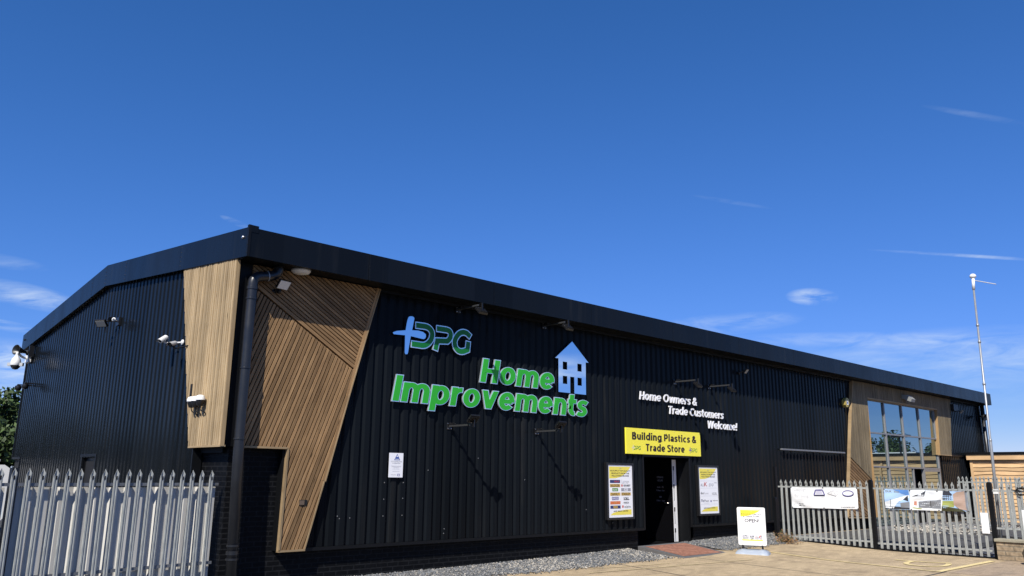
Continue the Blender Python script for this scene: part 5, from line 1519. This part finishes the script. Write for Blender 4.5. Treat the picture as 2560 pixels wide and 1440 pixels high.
put_text(mb, 'DUR', f, .02, .095, .84, .93, .0046, 4); put_text(mb, 'SID', f, .125, .195, .845, .935, .0046, 4)
BM.append(BM[4])
mb.build('printed_banner', BM, r)
mb = MB()
for u in (.005, .33, .66, .995):
    for v in (.02, .98): p = f(u, v, .012); mb.lathe(p, [(.016, 0), (.012, .005), (.006, .004)], (-1, 0, 0), 10); mb.tube([p, p + Vector((.06, -.02, .02 if v > .5 else -.01))], .004, 5)
mb.build('eyelet', BLKPL, r)
# white reflector plates
for k, (ya, yb, za, zb, lab) in enumerate(((-5.655, -5.50, .535, .985, 'white plate on the gate beside the black rounded post'), (-6.50, -6.335, .64, 1.07, 'white plate on the fence above the stone wall'))):
    mb = MB(); mb.cbox((GXX - .045, ya, za), (GXX - .025, yb, zb), .004); tag(mb.build('marker_plate', WHITE), lab, 'plate')
# stone wall and its fence
r = thing('stone_wall', 'low honey coloured stone wall with a flat coping beside the gate post', 'wall', (15.3, -7.5, 0))
mb = MB(); mb.box((15.16, -10.5, -.1), (15.46, -5.82, .385)); mb.build('masonry', STONEW, r)
mb = MB(); mb.cbox((15.12, -10.5, .385), (15.50, -5.79, .452), .01); mb.build('coping', COPING, r)
r = thing('palisade_fence', 'short galvanised palisade fence standing on the low stone wall', 'fence', (15.42, -7, .45))
place_pales(r, pale_mesh(1.20), [(15.38, -6.00 - .152 * k, .453) for k in range(9)], -math.pi / 2)
for z in (1.47, .66):
    mb = MB(); mb.box((15.40, -7.4, z - .02), (15.44, -5.80, z + .02)); mb.build('rail', GALV, r)
r = thing('palisade_fence', 'far galvanised palisade fence in front of the wooden shed', 'fence', (29, -2.5, .1))
place_pales(r, pale_mesh(1.74), [(29.0, -.62 - .147 * k, .11) for k in range(28)], -math.pi / 2)
for z in (1.625, .30):
    mb = MB(); mb.box((29.02, -4.75, z - .022), (29.06, -.55, z + .022)); mb.build('rail', GALV, r)
mb = MB()
for y in (-2.62, ): mb.box((29.03, y - .05, 0), (29.12, y + .05, 1.78))
mb.build('post', GALV, r)
# cable coil tied to the fence
mb = MB()
for k in range(3):
    pts = [(15.35 - .02 * k, -6.36 + .10 * math.cos(t * .5236) - .03 * k, 1.455 + .075 * math.sin(t * .5236) + .012 * k) for t in range(13)]
    mb.tube(pts, .010, 6)
mb.tube([(15.34, -6.2, 1.5), (15.34, -6.45, 1.46), (15.34, -6.8, 1.48)], .012, 6)
tag(mb.build('cable_coil', BLKPL), 'black coil of cable tied to the fence above the stone wall', 'cable')
# dark planter tub at the frame edge
r = thing('planter_tub', 'dark faceted tub standing on the concrete before the stone wall', 'tub', (14.6, -6.85, 0))
mb = MB(); mb.lathe((14.6, -6.85, .0), [(.30, 0), (.36, .06), (.40, .22), (.34, .33), (.30, .34), (.28, .25)], (0, 0, 1), 8); mb.build('bowl', BLKPL, r)
mb = MB(); mb.lathe((14.6, -6.85, .27), [(.29, 0), (.001, .01)], (0, 0, 1), 8); mb.build('soil', mat('soil', (.05, .035, .025), .95), r)

# mast with a wind sensor
r = thing('mast', 'tall thin galvanised mast with a white mushroom cap and side rod', 'mast', (15.7, -5.765, .4))
b0 = Vector((15.7, -5.765, .0)); b1 = Vector((15.7, -5.851, 6.19)); b2 = Vector((15.7, -5.869, 6.50)); dv = (b1 - b0).normalized()
mb = MB(); ps = [b0, b0 + dv * 2.6, b0 + dv * 2.62, b1]; mb.tube(ps, [.034, .033, .026, .023], 12)
for t in (2.6, 3.9, 4.9, 5.3): mb.lathe(b0 + dv * t, [(.026, -.03), (.034, -.025), (.034, .025), (.026, .03)], dv, 12)
mb.build('pole', mat('mast_steel', (.30, .31, .32), .4, metal=.4, var=.15, vscale=6), r, smooth=True)
mb = MB(); mb.tube([b1 - dv * .02, b2 - dv * .05], .035, 12); mb.build('sleeve', WHITE, r, smooth=True)
mb = MB(); mb.lathe(b2, [(.03, -.06), (.055, -.04), (.072, -.02), (.074, 0), (.06, .035), (.03, .055), (.001, .06)], dv, 18); mb.build('cap', WHITE, r, smooth=True)
mb = MB(); mb.tube([b2 - dv * .10, Vector((15.72, -6.335, 6.225))], .011, 8); mb.build('side_rod', GREYPL, r)
mb = MB(); mb.box((15.66, -5.84, 1.40), (15.72, -5.72, 1.50)); mb.build('clip', WHITE, r)

# standing board
r = thing('pavement_sign', 'white framed pavement sign reading Building Plastics & Trade Store OPEN! on a grey water base', 'sign', (11.73, -1.87, 0))
AD = Vector((.37, -.93, 0)).normalized(); AN = Vector((AD.y, -AD.x, 0)); AO = Vector((11.73, -1.87, 0))
fa = lambda u, v, d=0.0: AO + AD * u + Vector((0, 0, v)) + AN * (d - .10 * 0)
mb = MB()
def rr(x0, x1, z0, z1, rad, n=5):
    o = []
    for cx_, cz_, a0 in ((x1 - rad, z0 + rad, -90), (x1 - rad, z1 - rad, 0), (x0 + rad, z1 - rad, 90), (x0 + rad, z0 + rad, 180)):
        o += [(cx_ + rad * math.cos(math.radians(a0 + 90 * k / n)), cz_ + rad * math.sin(math.radians(a0 + 90 * k / n))) for k in range(n + 1)]
    return o
out_ = rr(-.308, .312, .215, 1.045, .035); inn = rr(-.272, .276, .250, 1.010, .008)
N = len(out_)
for i in range(N):
    j = (i + 1) % N
    mb.face([fa(*out_[i], .016), fa(*out_[j], .016), fa(*inn[j], .022), fa(*inn[i], .022)]); mb.face([fa(*inn[i], .022), fa(*inn[j], .022), fa(*inn[j], .010), fa(*inn[i], .010)])
    mb.face([fa(*out_[i], .016), fa(*out_[j], .016), fa(*out_[j], -.02), fa(*out_[i], -.02)])
mb.face([fa(x, z, -.02) for x, z in out_])
mb.build('frame', WHITE, r)
mb = MB(); mb.face([fa(x, z, .011) for x, z in inn]); mb.build('poster', PAPER, r)
mb = MB(); fp = lambda u, v, d=0.0: fa(-.255 + u * .51, .262 + v * .735, .0115 + d)
mb.face([fp(*p, .0005) for p in [(.04, .78), (.15, .79), (.35, .81), (.62, .87), (.80, .93), (.92, .985), (.04, .985)]], 0)
put_text(mb, 'DPG', fp, .47, .56, .945, .96, .001, 2)
put_text(mb, 'BUILDING PLASTICS', fp, .07, .93, .840, .885, .001, 1); put_text(mb, '& TRADE STORE', fp, .16, .86, .775, .820, .001, 1); put_text(mb, 'OPEN!', fp, .21, .85, .62, .72, .001, 1)
hand = [(.34, .575), (.335, .56), (.345, .545), (.44, .54), (.47, .545), (.475, .52), (.50, .475), (.53, .455), (.60, .452), (.635, .475), (.70, .50), (.71, .57), (.62, .60), (.56, .615), (.52, .605), (.45, .585), (.34, .580)]
for a, b in zip(hand, hand[1:]):
    stroke_solid(mb, [a, b], .0055, lambda u, v, d: fp(u, v, d), .0, .001, 2, 2)
for t, a, b, z in (('fascias & soffits', .10, .40, .395), ('gutters & pipes', .12, .40, .355), ('doors', .12, .26, .315), ('cladding & decking', .10, .46, .275), ('sealants', .56, .70, .395), ('fixings & tools', .56, .92, .355), ('power tools', .56, .92, .315), ('skylights & roofs', .56, .84, .275)):
    put_text(mb, t, fp, a, b, z, z + .02, .001, 3)
rect(mb, fp, .06, .96, .07, .105, .0005, 0)
for x0, x1, base in ((.07, .37, 2), (.40, .60, 2), (.63, .95, 4)):
    rect(mb, fp, x0, x1, .105, .245, .001, 3)
    for k in range(22):
        x = random.uniform(x0, x1 - .06); z = random.uniform(.108, .225); rect(mb, fp, x, x + random.uniform(.02, .06), z, min(.244, z + random.uniform(.01, .03)), .0012 + k * .00004, random.choice((1, 2, 3, 5, 2, 1)) if base == 2 else random.choice((4, 4, 1, 2, 6, 5)))
mb.build('printed_poster', [mat('print_bright_yellow', (.86, .80, .05), .45), INK, INKG, INKL, INKRD, PAPER, INKGR], r)
for u in (-.212, .218):
    mb = MB(); mb.lathe(fa(u, .13, 0), [(.022, 0), (.022, .09)], (0, 0, 1), 12); mb.lathe(fa(u, .125, 0), [(.034, 0), (.030, .012)], (0, 0, 1), 12); mb.build('spring', BLKPL, r)
mb = MB()
nx_, ny_ = 36, 14
def base_z(u, d):
    e = abs(u) / .375
    e2 = abs(d) / .24
    edge = max(0, 1 - e ** 8) ** .5 * max(0, 1 - e2 ** 6) ** .5
    ridge = .075 + .045 * (1 - e2 ** 2) + .012 * math.exp(-((abs(u) - .215) / .05) ** 2)
    return .008 + edge * ridge
top = [[fa(-.375 + .75 * i / nx_, base_z(-.375 + .75 * i / nx_, -.24 + .48 * j / ny_), (-.24 + .48 * j / ny_) * (1 - .12 * (abs(-.375 + .75 * i / nx_) < .2) * 0)) for i in range(nx_ + 1)] for j in range(ny_ + 1)]
base = len(mb.v)
for row in top: mb.v += [tuple(p) for p in row]
for j in range(ny_):
    for i in range(nx_):
        mb.f.append(tuple(base + q for q in (j * (nx_ + 1) + i, j * (nx_ + 1) + i + 1, (j + 1) * (nx_ + 1) + i + 1, (j + 1) * (nx_ + 1) + i))); mb.m.append(0)
mb.build('water_base', mat('base_grey_blue', (.30, .34, .40), .4, var=.06, vscale=5), r, smooth=True)

# ------------------------------------------------------------------ yard behind the gates
def deck(poly, z, label, name='paved_deck'):
    mb = MB()
    mb.prism(poly, lambda u, v, d: Vector((u, v, d)), .03, z, 0, back=False)
    c = Vector((sum(p[0] for p in poly) / len(poly), sum(p[1] for p in poly) / len(poly)))
    n = len(poly)
    o = mb.build(name, SLATE)
    return tag(o, label, 'deck')
deck([(15.95, -1.9), (15.85, -2.956), (15.83, -4.3), (16.65, -4.71), (19.1, -4.55), (21.3, -3.9), (21.15, -2.4), (21.9, -.4), (18.5, -.35), (16.6, -1.2)], .15, 'dark slate coloured raised deck just behind the gates')
deck([(23.4, -1.15), (24.5, -2.9), (25.2, -6.4), (20.2, -6.2), (20.3, -5.0), (21.4, -3.86), (21.35, -2.4)], .19, 'dark slate coloured raised deck beyond the pale gravel')
mb = MB()
for k in range(3): mb.obox((17.6 + k * 1.5, -2.6, .1535), (.42, 1, 0), (1, -.42, 0), (0, 0, 1), 1.9 - .2 * k, .006, .0015)
tag(mb.build('deck_joint', JOINT), kind='structure')
mb = MB()
for _ in range(1500):
    t = random.random(); x = 21.2 + 1.9 * t + random.gauss(0, .35); y = -.6 - 2.6 * random.random() - .6 * (1 - t)
    stone(x, y, .10 + .12 * math.exp(-((x - 22.2) / .5) ** 2) + random.uniform(-.02, .05), random.uniform(.03, .075), 1 if random.random() < .7 else 0)
for _ in range(500):
    stone(random.uniform(25.3, 28.6), random.uniform(-4.8, -.3), .06 + random.uniform(0, .05), random.uniform(.03, .08), 1 if random.random() < .5 else 0)
tag(mb.build('pale_gravel', [STONES, STONEP]), kind='stuff', label='pale gravel heaped between the dark decks in the yard')
# dry weeds by the gate foot
r = thing('dry_weeds', 'clump of dry brown weeds at the gate foot beside the gravel', 'weeds', (15.0, -.9, 0))
mb = MB()
for _ in range(1500):
    t = random.random(); x = 14.35 + 1.5 * t + random.gauss(0, .12); y = -1.28 + 1.0 * t * .9 + random.gauss(0, .13)
    z = G(x, y) + abs(random.gauss(0, .07)) * (.5 + t); a = random.uniform(0, 6.28); L = random.uniform(.025, .06); w = L * .35
    d1 = Vector((math.cos(a), math.sin(a), random.uniform(-.2, .9))).normalized() * L; d2 = Vector((-math.sin(a), math.cos(a), random.uniform(-.4, .4))).normalized() * w; p = Vector((x, y, z + .01))
    mb.face([p, p + d1 * .5 + d2, p + d1, p + d1 * .5 - d2], 0 if random.random() < .85 else 1)
mb.build('leaf', [DRYLEAF, LEAF], r)
mb = MB()
for _ in range(60):
    t = random.random(); x = 14.5 + 1.3 * t; y = -1.2 + .9 * t + random.gauss(0, .08); p = Vector((x, y, G(x, y)))
    mb.tube([p, p + Vector((random.gauss(0, .05), random.gauss(0, .05), random.uniform(.08, .22)))], .004, 4)
mb.build('stem', BARK, r)

# ------------------------------------------------------------------ wooden shed on the right
SX = 31.8
r = thing('shed', 'orange timber shed with lapped waney boards and a flat black roof edge', 'shed', (SX, -.2, 0))
mb = MB(); zb = .10; k = 0
SW = lambda u, v, d=0.0: Vector((SX - d, -u, v))
while zb < 2.50:
    u = .29; 
    while u < 12.2:
        L = random.uniform(2.6, 4.2); u1 = min(12.3, u + L)
        n = 14; ph = random.uniform(0, 6); off = random.uniform(0, 40)
        am = random.uniform(.008, .024)
        bot = [(u + (u1 - u) * i / n, zb + am * math.sin(ph + 4.3 * (u1 - u) * i / n) + am * .5 * math.sin(ph * 2 + 9.7 * i / n) - .015) for i in range(n + 1)]
        for (a, za), (b, zc) in zip(bot, bot[1:]):
            zt = min(2.52, zb + .18)
            base_ = len(mb.v)
            mb.v += [tuple(SW(a, za, .045)), tuple(SW(b, zc, .045)), tuple(SW(b, zt, .006)), tuple(SW(a, zt, .006)), tuple(SW(a, za, .0)), tuple(SW(b, zc, .0))]
            for fidx in ((0, 1, 2, 3), (4, 5, 1, 0)):
                mb.uv[len(mb.f)] = [((a, b, b, a)[q] + off, (za, zc, zt, zt)[q]) if len(fidx) == 4 and fidx[0] == 0 else ((a, b, b, a)[q] + off, 0) for q in range(4)]
                mb.f.append(tuple(base_ + q for q in fidx)); mb.m.append(0)
        u = u1 + .004
    zb += .153; k += 1
# weld each board so that it counts as one island
o = mb.build('cladding_boards', WOODS, r)
import bmesh
bm = bmesh.new(); bm.from_mesh(o.data); bmesh.ops.remove_doubles(bm, verts=bm.verts, dist=.0006); bm.to_mesh(o.data); bm.free()
mb = MB()
board(mb, (.21, .08), (.21, 2.52), .10, SW, -.02, .06, 0, -1)
for u in (3.3, 6.3, 9.3): board(mb, (u, .08), (u, 2.52), .09, SW, .0, .062, 0, -1)
mb.build('corner_post', WOODS, r)
mb = MB()
board(mb, (.13, 2.515), (4.6, 2.515), .206, SW, .10, .16, 0, 1); board(mb, (4.61, 2.515), (8.6, 2.515), .206, SW, .10, .158, 0, 1); board(mb, (8.61, 2.515), (12.5, 2.515), .206, SW, .10, .16, 0, 1)
mb.build('fascia_board', WOODS, r)
mb = MB(); mb.box((SX - .20, -12.5, 2.722), (SX + 4.2, -.08, 2.818)); mb.build('roof', TRIM, r)
mb = MB(); mb.box((SX + .01, -12.3, .05), (SX + 4, -.22, 2.72)); mb.build('wall', mat('shed_wall', (.22, .14, .07), .8), r)

# ------------------------------------------------------------------ plants and distant things
def tree(name, label, base, h, R, n, lm, trunk_r=.22, squash=.85, leaf=.16, group=None):
    base = Vector(base)
    r = thing(name, label, 'tree', base, group)
    mb = MB(); th = h - R * 1.2
    mb.tube([base + Vector((0, 0, -.2)), base + Vector((.1, 0, th * .5)), base + Vector((0, .1, th)), base + Vector((.1, .1, h - R * .6))], [trunk_r, trunk_r * .8, trunk_r * .6, trunk_r * .2], 9)
    cc = base + Vector((0, 0, h - R * squash))
    blobs = []
    for k in range(34):
        d = Vector((random.gauss(0, 1), random.gauss(0, 1), random.gauss(0, 1))).normalized()
        q = cc + Vector((d.x, d.y, d.z * squash)) * R * random.uniform(.45, .9)
        blobs.append((q, R * random.uniform(.20, .36)))
        if k < 14: mb.tube([base + Vector((0, 0, th * random.uniform(.6, 1))), (base + Vector((0, 0, th)) + q) / 2 + Vector((0, 0, .1)), q], [trunk_r * .35, trunk_r * .2, .02], 6)
    mb.build('trunk', BARK, r)
    mb = MB()
    for _ in range(n):
        q, br = random.choice(blobs)
        d = Vector((random.gauss(0, 1), random.gauss(0, 1), random.gauss(0, 1))).normalized()
        p = q + d * br * random.random() ** .4
        nn_ = (d + Vector((random.gauss(0, .6), random.gauss(0, .6), random.gauss(0, .6) + .3))).normalized()
        a = nn_.orthogonal().normalized(); b = nn_.cross(a); t = random.uniform(0, 6.28); s_ = leaf * random.uniform(.6, 1.3)
        e1 = (a * math.cos(t) + b * math.sin(t)) * s_; e2 = (b * math.cos(t) - a * math.sin(t)) * s_ * .55
        mb.face([p - e1, p + e2, p + e1, p - e2])
    mb.build('crown', lm, r)
tree('leafy_tree', 'tall dark green tree behind the far left corner of the warehouse', (2.4, 36.5, 0), 6.4, 4.0, 15000, LEAF, .25, .8, .16)
for k, (x, y, h) in enumerate(((-6.0, 37, 4.6), (-12.5, 39, 4.2), (-19, 43, 5.0))):  # unseen trees added and sized to darken the reflection low on the gable
    tree('leafy_tree', 'low dark leafy tree out of view, added to be mirrored low in the gable', (x, y, 0), h, 3.4, 5000, LEAF2, .25, .62, .24, 'unseen trees mirrored in the gable')
tree('leafy_tree', 'dark round tree seen mirrored in the left window panes', (66, -17.5, 0), 5.6, 2.9, 5000, LEAF, .22, .9, .17, 'trees across the road mirrored in the window')
tree('leafy_tree', 'dark round tree seen mirrored in the right window panes', (68, -12.6, 0), 5.2, 2.5, 5000, LEAF2, .22, .9, .17, 'trees across the road mirrored in the window')
# low white house and a lamp post, seen only as reflections
r = thing('house', 'low white house mirrored in the window panes above the shed roof', 'house', (64, -14.5, 0))
mb = MB(); mb.box((63, -17, 0), (69, -13.6, 3.5)); mb.build('wall', mat('render_white', (.7, .7, .68), .8), r)
mb = MB(); mb.box((62.7, -17.3, 3.5), (69.3, -13.3, 3.85)); mb.build('roof', WHITE, r)
mb = MB()
for y in (-16.4, -15.2): mb.box((62.95, y, 3.0), (63.02, y + .7, 3.4))
mb.build('window', DGLASS, r)
r = thing('street_lamp', 'dark street lamp mirrored in the second window pane', 'street lamp', (60, -13.3, 0))
mb = MB(); mb.tube([(60, -13.3, 0), (60, -13.3, 4.9)], .07, 8); mb.build('post', BLKPL, r)
mb = MB(); mb.cbox((59.6, -13.8, 4.9), (60.4, -12.9, 5.1), .03); mb.build('lamp_head', BLKPL, r)
# spiky plant leaning in from the right
r = thing('spiky_plant', 'spiky yellow green leaves reaching in at the right edge', 'plant', (17.0, -6.75, 0))
mb = MB(); mb.tube([(17.0, -6.85, 0), (17.05, -6.8, .8), (17.0, -6.75, 1.75)], [.10, .08, .06], 9); mb.build('trunk', BARK, r)
mb = MB(); c = Vector((17.0, -6.72, 1.78))
for k in range(46):
    a = random.uniform(0, 6.28); el_ = random.uniform(-.25, 1.3); d = Vector((math.cos(a) * math.cos(el_), math.sin(a) * math.cos(el_), math.sin(el_)))
    L = random.uniform(.65, 1.0); s_ = d.cross(Vector((0, 0, 1))).normalized() * .02
    P0 = c; P1 = c + d * L * .5 + Vector((0, 0, .02)); P2 = c + d * L - Vector((0, 0, .12 * (1 - abs(math.sin(el_)))))
    mb.face([P0 - s_ * .7, P0 + s_ * .7, P1 + s_, P1 - s_]); mb.face([P1 - s_, P1 + s_, P2])
mb.build('leaf', YUCCA, r)
# white van parked beyond the near fence
r = thing('van', 'white van parked beyond the fence at the far left', 'van', (-2.08, 15.6, 0))
VX, VY = -2.08, 15.6
def VP(x, y, z): return Vector((VX - x, VY + y, z))
mb = MB()
prof_ = [(-2.3, .35), (2.3, .35), (2.45, .55), (2.42, 1.0), (1.6, 1.12), (1.1, 1.78), (.9, 1.86), (-2.2, 1.86), (-2.36, 1.75), (-2.4, .5)]
mb.prism(prof_, lambda u, v, d: VP(u, d, v), -.9, .9)
mb.build('body', WHITE, r)
mb = MB()
for s_ in (-.905, .905): mb.face([VP(.35, s_, 1.15), VP(1.32, s_, 1.15), VP(1.0, s_, 1.7), VP(.35, s_, 1.7)])
mb.face([VP(1.58, -.8, 1.16), VP(1.58, .8, 1.16), VP(1.14, .72, 1.76), VP(1.14, -.72, 1.76)])
mb.build('window', DGLASS, r)
for x in (-1.5, 1.55):
    for y in (-.92, .78):
        mb = MB(); mb.lathe(VP(x, y, .34), [(.001, 0), (.2, 0), (.34, .02), (.34, .14), (.2, .16), (.001, .16)], (0, 1, 0), 18); mb.build('wheel', BLKPL, r)
mb = MB()
for y in (-.75, 0, .75): mb.tube([VP(-2.1, y, 1.98), VP(.8, y, 1.98)], .03, 8)
for x in (-1.9, -.6, .7): mb.box(VP(x + .05, -.85, 1.86), VP(x, .85, 1.96))
mb.build('roof_rack', GREYPL, r)
